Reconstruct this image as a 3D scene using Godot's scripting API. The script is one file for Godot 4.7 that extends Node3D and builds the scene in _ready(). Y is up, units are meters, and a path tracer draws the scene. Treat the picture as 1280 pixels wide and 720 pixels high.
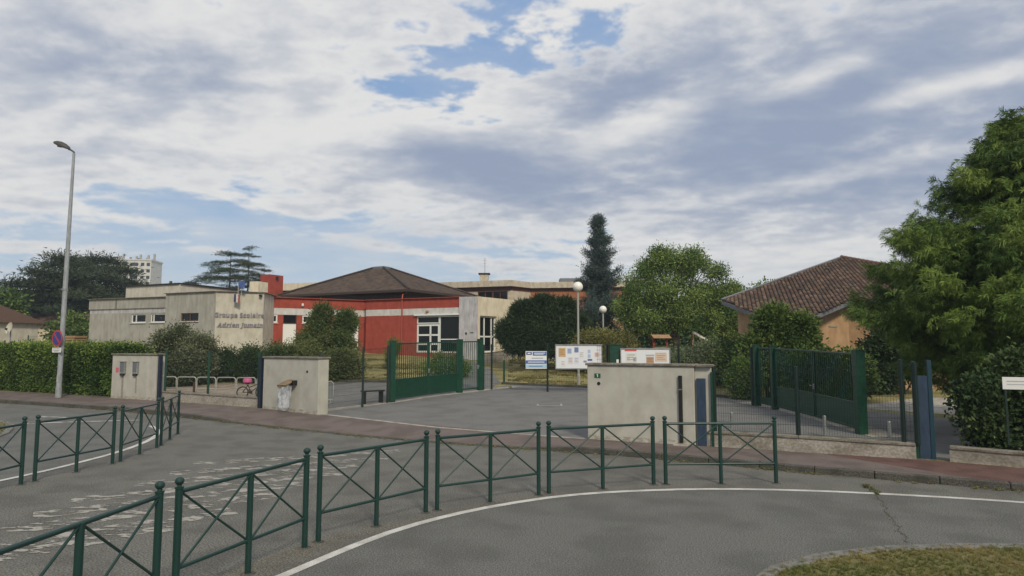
extends Node3D
# A school entrance seen across a small side street: barriers, gate pillars, green gates, boards, the school behind.
# Metres, y up; the viewer stands at the origin, 2.4 m above the road, looking along -z.

var names := {}
var mats := {}
var rng := RandomNumberGenerator.new()


# ---------------------------------------------------------------- terrain
# (distance beyond the viewer along -z, height of the ground)
var rise := [[-4000.0, 0.0], [17.0, 0.0], [32.0, 0.375], [44.0, 1.17], [50.0, 1.9], [62.0, 2.0], [120.0, 2.3], [4000.0, 2.3]]

func gy(z: float) -> float:
	var d := -z
	for k in range(1, rise.size()):
		if d <= rise[k][0]:
			return lerpf(rise[k - 1][1], rise[k][1], (d - rise[k - 1][0]) / (rise[k][0] - rise[k - 1][0]))
	return 2.3

func sy(z: float) -> float:      # the school's side of the kerb
	return gy(z) + 0.12


# ---------------------------------------------------------------- shapes
class Shape:
	var v := PackedVector3Array()
	var n := PackedVector3Array()
	var t := PackedVector2Array()
	var c := PackedColorArray()
	var col := Color(1, 1, 1)

	func tri(a: Vector3, b: Vector3, d: Vector3, na := Vector3.ZERO, nb := Vector3.ZERO, nd := Vector3.ZERO, ua := Vector2.ZERO, ub := Vector2.ZERO, ud := Vector2.ZERO):
		var g := (b - a).cross(d - a)
		if na == Vector3.ZERO:
			na = g.normalized(); nb = na; nd = na
		if g.dot(na + nb + nd) > 0:      # Godot's front faces run clockwise
			v.append_array([a, d, b]); n.append_array([na, nd, nb]); t.append_array([ua, ud, ub])
		else:
			v.append_array([a, b, d]); n.append_array([na, nb, nd]); t.append_array([ua, ub, ud])
		c.append_array([col, col, col])

	func quad(a: Vector3, b: Vector3, d: Vector3, e: Vector3, out := Vector3.ZERO):   # flat, facing out (or counter-clockwise)
		var g := (b - a).cross(e - a)
		if g.length_squared() < 1e-14:
			g = (d - b).cross(e - b)
		g = g.normalized()
		if out != Vector3.ZERO and g.dot(out) < 0:
			g = -g
		tri(a, b, d, g, g, g, Vector2(0, 1), Vector2(1, 1), Vector2(1, 0))
		tri(a, d, e, g, g, g, Vector2(0, 1), Vector2(1, 0), Vector2(0, 0))

	func box(at: Vector3, size: Vector3, basis := Basis.IDENTITY, bevel := 0.0):
		var h := size / 2
		var b: float = minf(bevel, minf(h.x, minf(h.y, h.z)) * 0.9)
		var p := func(x, y, z): return at + basis * Vector3(x, y, z)
		for ax in 3:
			var i: int = (ax + 1) % 3
			var j: int = (ax + 2) % 3
			for s in [-1.0, 1.0]:
				var q := []
				for w in [[-1, -1], [1, -1], [1, 1], [-1, 1]]:
					var e := Vector3.ZERO
					e[ax] = s * h[ax]; e[i] = w[0] * (h[i] - b); e[j] = w[1] * (h[j] - b)
					q.append(at + basis * e)
				var o := Vector3.ZERO
				o[ax] = s
				quad(q[0], q[1], q[2], q[3], basis * o)
			if b > 0:
				for si in [-1.0, 1.0]:
					for sj in [-1.0, 1.0]:     # edge along ax
						var e0 := Vector3.ZERO; var e1 := Vector3.ZERO
						e0[i] = si * h[i]; e0[j] = sj * (h[j] - b)
						e1[i] = si * (h[i] - b); e1[j] = sj * h[j]
						var a0 := e0; var a1 := e1; var b0 := e0; var b1 := e1
						a0[ax] = -h[ax] + b; a1[ax] = -h[ax] + b; b0[ax] = h[ax] - b; b1[ax] = h[ax] - b
						var o := Vector3.ZERO
						o[i] = si; o[j] = sj
						quad(at + basis * a0, at + basis * b0, at + basis * b1, at + basis * a1, basis * o)
		if b > 0:
			for sx in [-1.0, 1.0]:
				for sy in [-1.0, 1.0]:
					for sz in [-1.0, 1.0]:
						var nn: Vector3 = (basis * Vector3(sx, sy, sz)).normalized()
						tri(at + basis * Vector3(sx * h.x, sy * (h.y - b), sz * (h.z - b)), at + basis * Vector3(sx * (h.x - b), sy * h.y, sz * (h.z - b)), at + basis * Vector3(sx * (h.x - b), sy * (h.y - b), sz * h.z), nn, nn, nn)

	func bar(a: Vector3, b: Vector3, w: float, h: float, bevel := 0.0):     # a rectangular bar between two points
		var z := (b - a).normalized()
		var up := Vector3.UP if absf(z.y) < 0.95 else Vector3(0, 0, 1)
		var x := up.cross(z).normalized()
		box((a + b) / 2, Vector3(w, h, (b - a).length()), Basis(x, z.cross(x), z), bevel)

	func tube(p: Array, r, segs := 8, caps := true):     # r: one radius or one per point
		var rings := []
		var up := Vector3.ZERO
		for k in p.size():
			var d: Vector3 = (p[mini(k + 1, p.size() - 1)] - p[maxi(k - 1, 0)]).normalized()
			if up == Vector3.ZERO:
				up = Vector3.UP if absf(d.y) < 0.9 else Vector3(1, 0, 0)
			var x := up.cross(d).normalized()
			var y := d.cross(x).normalized()
			up = y
			var rr: float = r[k] if r is Array or r is PackedFloat32Array else r
			var ring := []
			for s in segs:
				var a := TAU * s / segs
				var o := x * cos(a) + y * sin(a)
				ring.append([p[k] + o * rr, o])
			rings.append(ring)
		for k in p.size() - 1:
			for s in segs:
				var q: int = (s + 1) % segs
				var a = rings[k][s]; var b = rings[k][q]; var d = rings[k + 1][q]; var e = rings[k + 1][s]
				tri(a[0], b[0], d[0], a[1], b[1], d[1])
				tri(a[0], d[0], e[0], a[1], d[1], e[1])
		if caps:
			for k in [0, p.size() - 1]:
				var d: Vector3 = (p[1] - p[0]) if k == 0 else (p[k - 1] - p[k])
				d = -d.normalized()
				for s in segs:
					tri(p[k], rings[k][s][0], rings[k][(s + 1) % segs][0], d, d, d)

	func lathe(at: Vector3, prof: Array, segs := 16):      # prof: [radius, height] from bottom to top
		for k in prof.size() - 1:
			var d := Vector2(prof[k + 1][0] - prof[k][0], prof[k + 1][1] - prof[k][1])
			var nr := Vector2(d.y, -d.x).normalized()
			for s in segs:
				var a0 := TAU * s / segs
				var a1 := TAU * (s + 1) / segs
				var o0 := Vector3(cos(a0), 0, sin(a0)); var o1 := Vector3(cos(a1), 0, sin(a1))
				var n0 := o0 * nr.x + Vector3.UP * nr.y; var n1 := o1 * nr.x + Vector3.UP * nr.y
				var q0: Vector3 = at + o0 * prof[k][0] + Vector3.UP * prof[k][1]
				var q1: Vector3 = at + o1 * prof[k][0] + Vector3.UP * prof[k][1]
				var q2: Vector3 = at + o1 * prof[k + 1][0] + Vector3.UP * prof[k + 1][1]
				var q3: Vector3 = at + o0 * prof[k + 1][0] + Vector3.UP * prof[k + 1][1]
				if prof[k][0] > 0: tri(q0, q1, q2, n0, n1, n1)
				if prof[k + 1][0] > 0: tri(q0, q2, q3, n0, n1, n0)

	func ball(at: Vector3, r: Vector3, segs := 14, rings := 9, jitter := 0.0):
		for i in rings:
			var f0 := PI * i / rings - PI / 2
			var f1 := PI * (i + 1) / rings - PI / 2
			for s in segs:
				var a0 := TAU * s / segs
				var a1 := TAU * (s + 1) / segs
				var d := [Vector3(cos(f0) * cos(a0), sin(f0), cos(f0) * sin(a0)), Vector3(cos(f0) * cos(a1), sin(f0), cos(f0) * sin(a1)), Vector3(cos(f1) * cos(a1), sin(f1), cos(f1) * sin(a1)), Vector3(cos(f1) * cos(a0), sin(f1), cos(f1) * sin(a0))]
				var q := []
				for e in d:
					q.append(at + e * r * (1.0 + jitter * (sin(e.x * 7 + e.y * 5) * cos(e.z * 6 - e.y * 3))))
				if i > 0: tri(q[0], q[1], q[2], d[0], d[1], d[2])
				if i < rings - 1: tri(q[0], q[2], q[3], d[0], d[2], d[3])

	func prism(poly: PackedVector2Array, y0: float, y1: float, bottom := true):   # a plan (x, z) raised from y0 to y1
		var idx := Geometry2D.triangulate_polygon(poly)
		for k in range(0, idx.size(), 3):
			var a := poly[idx[k]]; var b := poly[idx[k + 1]]; var d := poly[idx[k + 2]]
			tri(Vector3(a.x, y1, a.y), Vector3(b.x, y1, b.y), Vector3(d.x, y1, d.y), Vector3.UP, Vector3.UP, Vector3.UP)
			if bottom:
				tri(Vector3(a.x, y0, a.y), Vector3(b.x, y0, b.y), Vector3(d.x, y0, d.y), Vector3.DOWN, Vector3.DOWN, Vector3.DOWN)
		var turn := 1.0 if Geometry2D.is_polygon_clockwise(poly) else -1.0
		for k in poly.size():
			var a := poly[k]; var b := poly[(k + 1) % poly.size()]
			var o := Vector3(b.y - a.y, 0, a.x - b.x) * -turn
			quad(Vector3(a.x, y0, a.y), Vector3(b.x, y0, b.y), Vector3(b.x, y1, b.y), Vector3(a.x, y1, a.y), o)

	# a wall from a to b (x, z) between two heights, facing the side to the right of a -> b as seen by somebody who stands before it with a on the left,
	# with openings [u0, u1, y0, y1] in metres along the wall and absolute heights, whose reveals are depth deep
	func wall(a: Vector2, b: Vector2, y0: float, y1: float, holes := [], depth := 0.16):
		var len := (b - a).length()
		var d := (b - a) / len
		var out := Vector3(-d.y, 0, d.x)
		var us := [0.0, len]; var ys := [y0, y1]
		for h in holes:
			us.append_array([h[0], h[1]]); ys.append_array([h[2], h[3]])
		us.sort(); ys.sort()
		var p := func(u, y, back): return Vector3(a.x + d.x * u, y, a.y + d.y * u) - out * back
		for i in us.size() - 1:
			for j in ys.size() - 1:
				if us[i + 1] - us[i] < 1e-4 or ys[j + 1] - ys[j] < 1e-4: continue
				var um: float = (us[i] + us[i + 1]) / 2; var ym: float = (ys[j] + ys[j + 1]) / 2
				if ym < y0 or ym > y1: continue
				var open := false
				for h in holes:
					open = open or (um > h[0] and um < h[1] and ym > h[2] and ym < h[3])
				if not open:
					quad(p.call(us[i], ys[j], 0), p.call(us[i + 1], ys[j], 0), p.call(us[i + 1], ys[j + 1], 0), p.call(us[i], ys[j + 1], 0), out)
		for h in holes:
			var d3 := Vector3(d.x, 0, d.y)
			quad(p.call(h[0], h[2], 0), p.call(h[0], h[3], 0), p.call(h[0], h[3], depth), p.call(h[0], h[2], depth), d3)
			quad(p.call(h[1], h[2], 0), p.call(h[1], h[3], 0), p.call(h[1], h[3], depth), p.call(h[1], h[2], depth), -d3)
			quad(p.call(h[0], h[2], 0), p.call(h[1], h[2], 0), p.call(h[1], h[2], depth), p.call(h[0], h[2], depth), Vector3.UP)
			quad(p.call(h[0], h[3], 0), p.call(h[1], h[3], 0), p.call(h[1], h[3], depth), p.call(h[0], h[3], depth), Vector3.DOWN)

	func done() -> ArrayMesh:
		var m := ArrayMesh.new()
		if v.size() == 0:
			return m
		var a := []
		a.resize(Mesh.ARRAY_MAX)
		a[Mesh.ARRAY_VERTEX] = v; a[Mesh.ARRAY_NORMAL] = n; a[Mesh.ARRAY_TEX_UV] = t; a[Mesh.ARRAY_COLOR] = c
		m.add_surface_from_arrays(Mesh.PRIMITIVE_TRIANGLES, a)
		return m


# ---------------------------------------------------------------- naming and tagging
func numbered(called: String) -> String:
	names[called] = names.get(called, -1) + 1
	return called if names[called] == 0 else "%s_%03d" % [called, names[called]]

func tag(o: Node, label: String, category: String, group := "", kind := "") -> Node:
	if label: o.set_meta("label", label)
	if category: o.set_meta("category", category)
	if group: o.set_meta("group", group)
	if kind: o.set_meta("kind", kind)
	return o

func thing(called: String, label: String, category: String, at := Vector3.ZERO, turn := 0.0, group := "") -> Node3D:
	var o := Node3D.new()
	o.name = numbered(called)
	add_child(o)
	o.position = at; o.rotation.y = turn
	tag(o, label, category, group)
	return o

func part(called: String, shape, m: Material, parent: Node) -> MeshInstance3D:
	var o := MeshInstance3D.new()
	o.mesh = shape.done() if shape is Shape else shape
	o.material_override = m
	var key := "%s/%s" % [parent.get_path() if parent.is_inside_tree() else str(parent.get_instance_id()), called]
	names[key] = names.get(key, -1) + 1
	o.name = called if names[key] == 0 else "%s_%03d" % [called, names[key]]
	parent.add_child(o, true)
	return o

func alone(called: String, shape, m: Material, label: String, category: String, group := "") -> MeshInstance3D:     # a thing of one mesh
	var o := part(numbered(called), shape, m, self)
	tag(o, label, category, group)
	return o

func setting(called: String, shape, m: Material, kind := "structure", label := "") -> MeshInstance3D:
	var o := part(numbered(called), shape, m, self)
	tag(o, label, "", "", kind)
	return o

func copy(o: Node3D, label := "") -> Node3D:
	var base := String(o.name)
	if base.length() > 4 and base.substr(base.length() - 4, 1) == "_":
		base = base.left(-4)
	var c: Node3D = o.duplicate()
	c.name = numbered(base)
	add_child(c)
	if label: c.set_meta("label", label)
	return c

func many(called: String, mesh: Mesh, m: Material, parent: Node, xf: Array, cols: Array, stuff := true) -> MultiMeshInstance3D:
	var mm := MultiMesh.new()
	mm.transform_format = MultiMesh.TRANSFORM_3D
	mm.use_colors = true
	mm.mesh = mesh
	mm.instance_count = xf.size()
	for k in xf.size():
		mm.set_instance_transform(k, xf[k])
		mm.set_instance_color(k, cols[k])
	var o := MultiMeshInstance3D.new()
	o.multimesh = mm
	o.material_override = m
	o.name = called
	if stuff: o.set_meta("kind", "stuff")
	parent.add_child(o, true)
	return o


# ---------------------------------------------------------------- materials (colours given as linear base colours)
func noise_tex(c0: Color, c1: Color, freq: float, seed_: int, oct := 5, lo := 0.3, hi := 0.7, size := 512) -> NoiseTexture2D:
	var f := FastNoiseLite.new()
	f.seed = seed_; f.frequency = freq; f.fractal_octaves = oct; f.noise_type = FastNoiseLite.TYPE_SIMPLEX_SMOOTH
	var g := Gradient.new()
	g.offsets = PackedFloat32Array([lo, hi])
	g.colors = PackedColorArray([c0.linear_to_srgb(), c1.linear_to_srgb()])
	var t := NoiseTexture2D.new()
	t.width = size; t.height = size; t.seamless = true; t.noise = f; t.color_ramp = g
	return t

func bump_tex(freq: float, seed_: int, strength := 4.0, oct := 4) -> NoiseTexture2D:
	var f := FastNoiseLite.new()
	f.seed = seed_; f.frequency = freq; f.fractal_octaves = oct
	var t := NoiseTexture2D.new()
	t.width = 512; t.height = 512; t.seamless = true; t.noise = f; t.as_normal_map = true; t.bump_strength = strength
	return t

func plain(c: Color, rough := 0.7, metal := 0.0, spec := 0.5) -> StandardMaterial3D:
	var m := StandardMaterial3D.new()
	m.albedo_color = c.linear_to_srgb(); m.roughness = rough; m.metallic = metal; m.metallic_specular = spec
	return m

# base texture c0..c1 repeating every `span` metres (a vector stretches it), times a broad one d0..1 every `span2` metres
func rough_mat(c0: Color, c1: Color, span: Vector3, freq: float, seed_: int, d0 := Color(1, 1, 1), span2 := Vector3.ZERO, rough := 0.9, bump: Texture2D = null, bump_scale := 0.5, freq2 := 0.012) -> StandardMaterial3D:
	var m := StandardMaterial3D.new()
	m.albedo_texture = noise_tex(c0, c1, freq, seed_)
	m.uv1_triplanar = true; m.uv1_world_triplanar = true
	m.uv1_scale = Vector3(1 / span.x, 1 / span.y, 1 / span.z)
	m.roughness = rough
	if span2 != Vector3.ZERO:
		m.detail_enabled = true
		m.detail_blend_mode = BaseMaterial3D.BLEND_MODE_MUL
		m.detail_uv_layer = BaseMaterial3D.DETAIL_UV_2
		m.detail_albedo = noise_tex(d0, Color(1, 1, 1), freq2, seed_ + 50, 5, 0.25, 0.62)
		m.uv2_triplanar = true; m.uv2_world_triplanar = true
		m.uv2_scale = Vector3(1 / span2.x, 1 / span2.y, 1 / span2.z)
	if bump:
		m.normal_enabled = true; m.normal_texture = bump; m.normal_scale = bump_scale
	return m

func leafy(translucent := 0.35) -> StandardMaterial3D:
	var m := StandardMaterial3D.new()
	m.vertex_color_use_as_albedo = true
	m.roughness = 0.6; m.metallic_specular = 0.35
	m.backlight_enabled = true
	m.backlight = Color(translucent, translucent, translucent * 0.6)
	return m

func make_materials():
	var grain := bump_tex(0.09, 5, 6.0, 4)
	var fine := bump_tex(0.03, 6, 3.0, 5)
	mats.asphalt = rough_mat(Color(.070, .070, .065), Color(.180, .179, .166), Vector3(1.7, 1.7, 1.7), 0.13, 11, Color(.78, .78, .77), Vector3(8, 8, 8), 0.88, grain, 0.12)
	mats.asphalt_old = rough_mat(Color(.072, .070, .061), Color(.190, .185, .165), Vector3(1.9, 1.9, 1.9), 0.12, 12, Color(.76, .75, .74), Vector3(7, 7, 7), 0.92, grain, 0.12)
	mats.asphalt_drive = rough_mat(Color(0.117, 0.116, 0.113), Color(0.195, 0.192, 0.187), Vector3(1.5, 1.5, 1.5), 0.08, 13, Color(.78, .78, .77), Vector3(8, 8, 8), 0.92, grain, 0.4)
	mats.pavement = rough_mat(Color(0.098, 0.075, 0.068), Color(0.195, 0.153, 0.140), Vector3(1.2, 1.2, 1.2), 0.10, 14, Color(.74, .72, .70), Vector3(6, 6, 6), 0.92, grain, 0.5)
	mats.pavement_red = rough_mat(Color(.085, .040, .033), Color(.165, .085, .072), Vector3(1.2, 1.2, 1.2), 0.10, 15, Color(.70, .68, .66), Vector3(5, 5, 5), 0.92, grain, 0.5)
	mats.kerb = rough_mat(Color(.042, .040, .035), Color(.125, .120, .104), Vector3(.8, .8, .8), 0.05, 16, Color(.6, .6, .55), Vector3(3, 3, 3), 0.95, fine, 0.8)
	mats.concrete = rough_mat(Color(.25, .23, .20), Color(.40, .37, .325), Vector3(1.4, 1.4, 1.4), 0.04, 17, Color(.62, .60, .56), Vector3(4, 4, 4), 0.95, fine, 0.6)
	mats.coping = rough_mat(Color(.15, .135, .11), Color(.29, .265, .225), Vector3(1.0, 1.0, 1.0), 0.04, 18, Color(.55, .53, .48), Vector3(2.5, 2.5, 2.5), 0.95, fine, 0.6)
	mats.pale_strip = rough_mat(Color(.30, .275, .235), Color(.44, .41, .36), Vector3(1.2, 1.2, 1.2), 0.05, 19, Color(.66, .64, .6), Vector3(3, 3, 3), 0.95, fine, 0.5)
	mats.render = rough_mat(Color(.45, .42, .36), Color(.52, .49, .425), Vector3(4, 6, 4), 0.014, 20, Color(.86, .845, .82), Vector3(2.6, 9, 2.6), 0.92, fine, 0.25)
	mats.render_grey = rough_mat(Color(.315, .305, .275), Color(.375, .365, .33), Vector3(4, 7, 4), 0.014, 21, Color(.80, .79, .765), Vector3(2.4, 14, 2.4), 0.92, fine, 0.2)
	mats.render_cream = rough_mat(Color(.60, .535, .41), Color(.68, .61, .475), Vector3(3, 6, 3), 0.014, 22, Color(.88, .86, .83), Vector3(1.6, 9, 1.6), 0.92, fine, 0.2)
	mats.render_lilac = rough_mat(Color(.40, .39, .41), Color(.49, .48, .50), Vector3(3, 6, 3), 0.014, 23, Color(.74, .73, .73), Vector3(.8, 9, .8), 0.92, fine, 0.2)
	mats.red_render = rough_mat(Color(.29, .050, .032), Color(.35, .064, .042), Vector3(3, 5, 3), 0.014, 24, Color(.84, .82, .80), Vector3(2.5, 8, 2.5), 0.9, fine, 0.2)
	mats.band = rough_mat(Color(.50, .49, .48), Color(.60, .59, .575), Vector3(3, 5, 3), 0.014, 25, Color(.82, .82, .8), Vector3(2, 7, 2), 0.9)
	mats.orange_render = rough_mat(Color(.39, .250, .142), Color(.46, .300, .172), Vector3(3, 5, 3), 0.014, 26, Color(.80, .78, .75), Vector3(2.5, 6, 2.5), 0.92, fine, 0.2)
	mats.brick_render = rough_mat(Color(.27, .105, .050), Color(.36, .145, .068), Vector3(3, 3, 3), 0.03, 27, Color(.8, .78, .76), Vector3(3, 6, 3), 0.92, fine, 0.2)
	mats.lawn = rough_mat(Color(.13, .125, .045), Color(.40, .32, .135), Vector3(3.2, 3.2, 3.2), 0.05, 28, Color(.62, .66, .52), Vector3(11, 11, 11), 1.0, grain, 0.6)
	mats.gravel = rough_mat(Color(.26, .205, .155), Color(.40, .33, .265), Vector3(1.5, 1.5, 1.5), 0.08, 29, Color(.75, .73, .7), Vector3(5, 5, 5), 0.98, grain, 0.6)
	mats.soil = rough_mat(Color(.035, .028, .018), Color(.085, .068, .045), Vector3(1.5, 1.5, 1.5), 0.06, 30, Color(.7, .7, .6), Vector3(4, 4, 4), 1.0, grain, 1.0)
	mats.earth = rough_mat(Color(.06, .065, .03), Color(.13, .115, .06), Vector3(9, 9, 9), 0.03, 31, Color(.7, .7, .65), Vector3(60, 60, 60), 1.0)
	mats.bark = rough_mat(Color(.045, .032, .022), Color(.12, .092, .068), Vector3(.5, 1.6, .5), 0.04, 32, Color(.7, .7, .7), Vector3(2, 2, 2), 0.95, fine, 1.0)
	mats.green = plain(Color(.0085, .036, .030), 0.36); mats.green.normal_enabled = true; mats.green.normal_texture = fine; mats.green.normal_scale = 0.05
	mats.gate_green = rough_mat(Color(.0045, .042, .024), Color(.0070, .055, .032), Vector3(1, 2, 1), 0.02, 33, Color(.8, .8, .8), Vector3(2, 2, 2), 0.36)
	mats.wire = plain(Color(.006, .022, .015), 0.5)
	mats.dark_post = plain(Color(.006, .020, .016), 0.5)
	mats.blue_post = rough_mat(Color(.022, .044, .080), Color(.030, .056, .100), Vector3(1, 2, 1), 0.02, 34, Color(.75, .75, .75), Vector3(.6, 3, .6), 0.45)
	mats.navy = plain(Color(.008, .014, .032), 0.5)
	mats.galv = rough_mat(Color(.24, .25, .255), Color(.36, .37, .375), Vector3(.6, .6, .6), 0.02, 35, Color(.75, .75, .75), Vector3(2, 4, 2), 0.45)
	mats.galv.metallic = 0.45
	mats.lamp_pole = rough_mat(Color(.27, .29, .31), Color(.35, .37, .39), Vector3(1, 3, 1), 0.02, 36, Color(.72, .72, .72), Vector3(.5, 6, .5), 0.5)
	mats.lamp_grey = plain(Color(.050, .047, .042), 0.6)
	mats.white_paint = plain(Color(.72, .72, .70), 0.45)
	mats.frame = plain(Color(.68, .69, .68), 0.4)
	mats.glass = plain(Color(.010, .011, .012), 0.08, 0.0, 0.35)
	mats.glass_dim = plain(Color(.022, .022, .022), 0.15, 0.0, 0.3)
	mats.black = plain(Color(.010, .010, .010), 0.45)
	mats.dark = plain(Color(.018, .018, .018), 0.7)
	mats.tile = StandardMaterial3D.new(); mats.tile.vertex_color_use_as_albedo = true; mats.tile.roughness = 0.9
	mats.zinc = plain(Color(.16, .17, .185), 0.5, 0.3)
	mats.brown = plain(Color(.075, .040, .025), 0.7)
	mats.tan_wood = rough_mat(Color(.30, .17, .085), Color(.42, .26, .14), Vector3(.5, 2, .5), 0.03, 37, Color(.7, .7, .7), Vector3(1, 3, 1), 0.85)
	mats.globe = plain(Color(.78, .76, .70), 0.3)
	mats.paint = StandardMaterial3D.new()
	mats.leaf = leafy(0.5)
	mats.needle = leafy(0.3)
	mats.core = plain(Color(.020, .026, .012), 1.0)
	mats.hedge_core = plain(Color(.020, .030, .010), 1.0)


# ---------------------------------------------------------------- sky: a broken layer of cloud at one height, thick to the north-east, torn open to the north-west
var sky_rows := []
var sky_w := 4096
var big := FastNoiseLite.new()
var mid := FastNoiseLite.new()
var small := FastNoiseLite.new()

func hump(az: float, el: float, a0: float, e0: float, ra: float, re: float, tilt := 0.0) -> float:
	var x := wrapf(az - a0, -180.0, 180.0); var y := el - e0
	var c := cos(deg_to_rad(tilt)); var s := sin(deg_to_rad(tilt))
	var u := (x * c + y * s) / ra; var v := (y * c - x * s) / re
	return exp(-(u * u + v * v))

func sky_row(r: int):
	var h := sky_w / 2
	var el := 90.0 - (r + 0.5) / h * 180.0
	var out := PackedFloat32Array()
	out.resize(sky_w * 3)
	var sy_ := sin(deg_to_rad(el)); var cy := cos(deg_to_rad(el))
	for k in sky_w:
		var az := wrapf((k + 0.5) / sky_w * 360.0, -180.0, 180.0)
		var dx := sin(deg_to_rad(az)) * cy; var dz := -cos(deg_to_rad(az)) * cy
		var f := 1.0 / (sy_ + 0.11)
		var px := dx * f; var pz := dz * f
		var wx := mid.get_noise_2d(px * 0.9 + 40, pz * 0.9) * 0.16
		var wz := mid.get_noise_2d(px * 0.9, pz * 0.9 + 70) * 0.16
		var n := big.get_noise_2d(px + wx, pz + wz)
		var m := mid.get_noise_2d(px * 1.3 + wx, pz * 1.6 + wz)
		var s := small.get_noise_2d(px * 1.7 + wx, pz * 2.2 + wz)
		# where the layer is torn open and where it is thick
		var bias := 0.42
		var near := absf(az) < 80.0
		if near:
			bias += 0.35 * hump(az, el, -24, 20, 30, 9) + 0.65 * hump(az, el, 30, 15, 34, 11.0, -6) + 0.40 * hump(az, el, -3, 15.4, 11, 3.0, -14)
			bias -= 0.92 * hump(az, el, -6.0, 22.8, 6.0, 2.3, 20) + 0.78 * hump(az, el, 5.2, 23.6, 4.6, 2.2, 15) + 0.7 * hump(az, el, -1.4, 27.6, 5.0, 1.3)
			bias -= 0.72 * hump(az, el, -20, 8.6, 22, 3.4, -9) + 0.55 * hump(az, el, -9, 8.0, 12, 2.2) + 0.5 * hump(az, el, -30, 5.0, 20, 3.0)
			bias += 0.55 * hump(az, el, -38, 11.5, 8, 2.6)
			bias += 0.62 * (hump(az, el, -31, 9.6, 6, .6, -6) + hump(az, el, -21, 11.4, 7, .7, -8) + hump(az, el, -24, 7.6, 7, .55, -5) + hump(az, el, -13, 8.7, 7, .55, -8) + hump(az, el, -36, 6.8, 6, .5) + hump(az, el, -6, 7.6, 6, .5, -6))
		var torn := 0.0
		if near: torn = hump(az, el, -5, 23.5, 10, 4) + hump(az, el, 4, 24, 8, 4)
		var cover := n * 0.55 + (s * 0.75 + m * 0.35) * minf(torn, 1.0) + m * 0.50 + s * 0.58 + bias
		var d := smoothstep(-0.08, 0.46, cover)
		# thickness, and with it how grey the underside is
		var dark := 0.16 * smoothstep(50.0, 90.0, absf(az))
		if near:
			dark += 0.46 * hump(az, el, 26, 14, 26, 8.5, -6) + 0.50 * hump(az, el, -2, 15.0, 11, 2.4, -12) + 0.34 * hump(az, el, -31, 20.5, 9, 3) + 0.24 * hump(az, el, 34, 22, 20, 7) + 0.26 * hump(az, el, 9, 21.5, 8, 3)
			dark -= 0.50 * hump(az, el, 11, 18.4, 7, 1.3, 14) + 0.60 * hump(az, el, 25, 20.6, 3.6, .9, 10) + 0.55 * hump(az, el, 34, 18.4, 6, .8, 4) + 0.30 * hump(az, el, 20, 7.4, 22, 2.2) + 0.5 * hump(az, el, 4, 26.5, 7, 1.8, 20) + 0.42 * hump(az, el, 27, 13.2, 8, .8, 6) + 0.3 * hump(az, el, -8, 19.4, 16, 1.6, 12)
		var th := clampf(0.26 + dark + n * 0.20 + m * 0.25 + s * 0.25 + clampf(cover - 0.5, -0.3, 0.4) * 0.25, 0.0, 1.0)
		th = smoothstep(0.05, 1.05, th)
		var blue := Vector3(0.195, 0.330, 0.575).lerp(Vector3(0.53, 0.65, 0.74), clampf(pow(1.0 - sy_, 4.6) * 1.15, 0.0, 1.0))
		var white := Vector3(0.79, 0.775, 0.75)
		var grey := Vector3(0.275, 0.332, 0.455)
		var cloud := white.lerp(grey, th)
		cloud = cloud.lerp(Vector3(0.78, 0.745, 0.69), 0.6 * smoothstep(9.0, 1.0, el))
		var c := blue.lerp(white * 0.92, clampf(0.16 + 0.26 * m + 0.16 * s + 0.10 * hump(az, el, -15, 8, 40, 6), 0.0, 0.5)).lerp(cloud, d * (0.93 - 0.25 * smoothstep(9.0, 2.0, el)))
		c *= 0.695
		out[k * 3] = c.x; out[k * 3 + 1] = c.y; out[k * 3 + 2] = c.z
	sky_rows[r] = out

func make_sky() -> Texture2D:
	big.seed = 4; big.frequency = 0.42; big.fractal_octaves = 4; big.noise_type = FastNoiseLite.TYPE_SIMPLEX_SMOOTH
	mid.seed = 9; mid.frequency = 0.9; mid.fractal_octaves = 4; mid.noise_type = FastNoiseLite.TYPE_SIMPLEX_SMOOTH
	small.seed = 21; small.frequency = 2.2; small.fractal_octaves = 6; small.noise_type = FastNoiseLite.TYPE_SIMPLEX_SMOOTH; small.fractal_gain = 0.62
	var h := sky_w / 2
	sky_rows.resize(h)
	var g := WorkerThreadPool.add_group_task(sky_row, h / 2)
	WorkerThreadPool.wait_for_group_task_completion(g)
	var low := PackedFloat32Array()
	low.resize(sky_w * 3)
	for k in sky_w:
		low[k * 3] = 0.16; low[k * 3 + 1] = 0.15; low[k * 3 + 2] = 0.13
	var all := PackedFloat32Array()
	for r in h:
		all.append_array(sky_rows[r] if r < h / 2 else low)
	var im := Image.create_from_data(sky_w, h, false, Image.FORMAT_RGBF, all.to_byte_array())
	sky_rows.clear()
	return ImageTexture.create_from_image(im)


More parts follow.
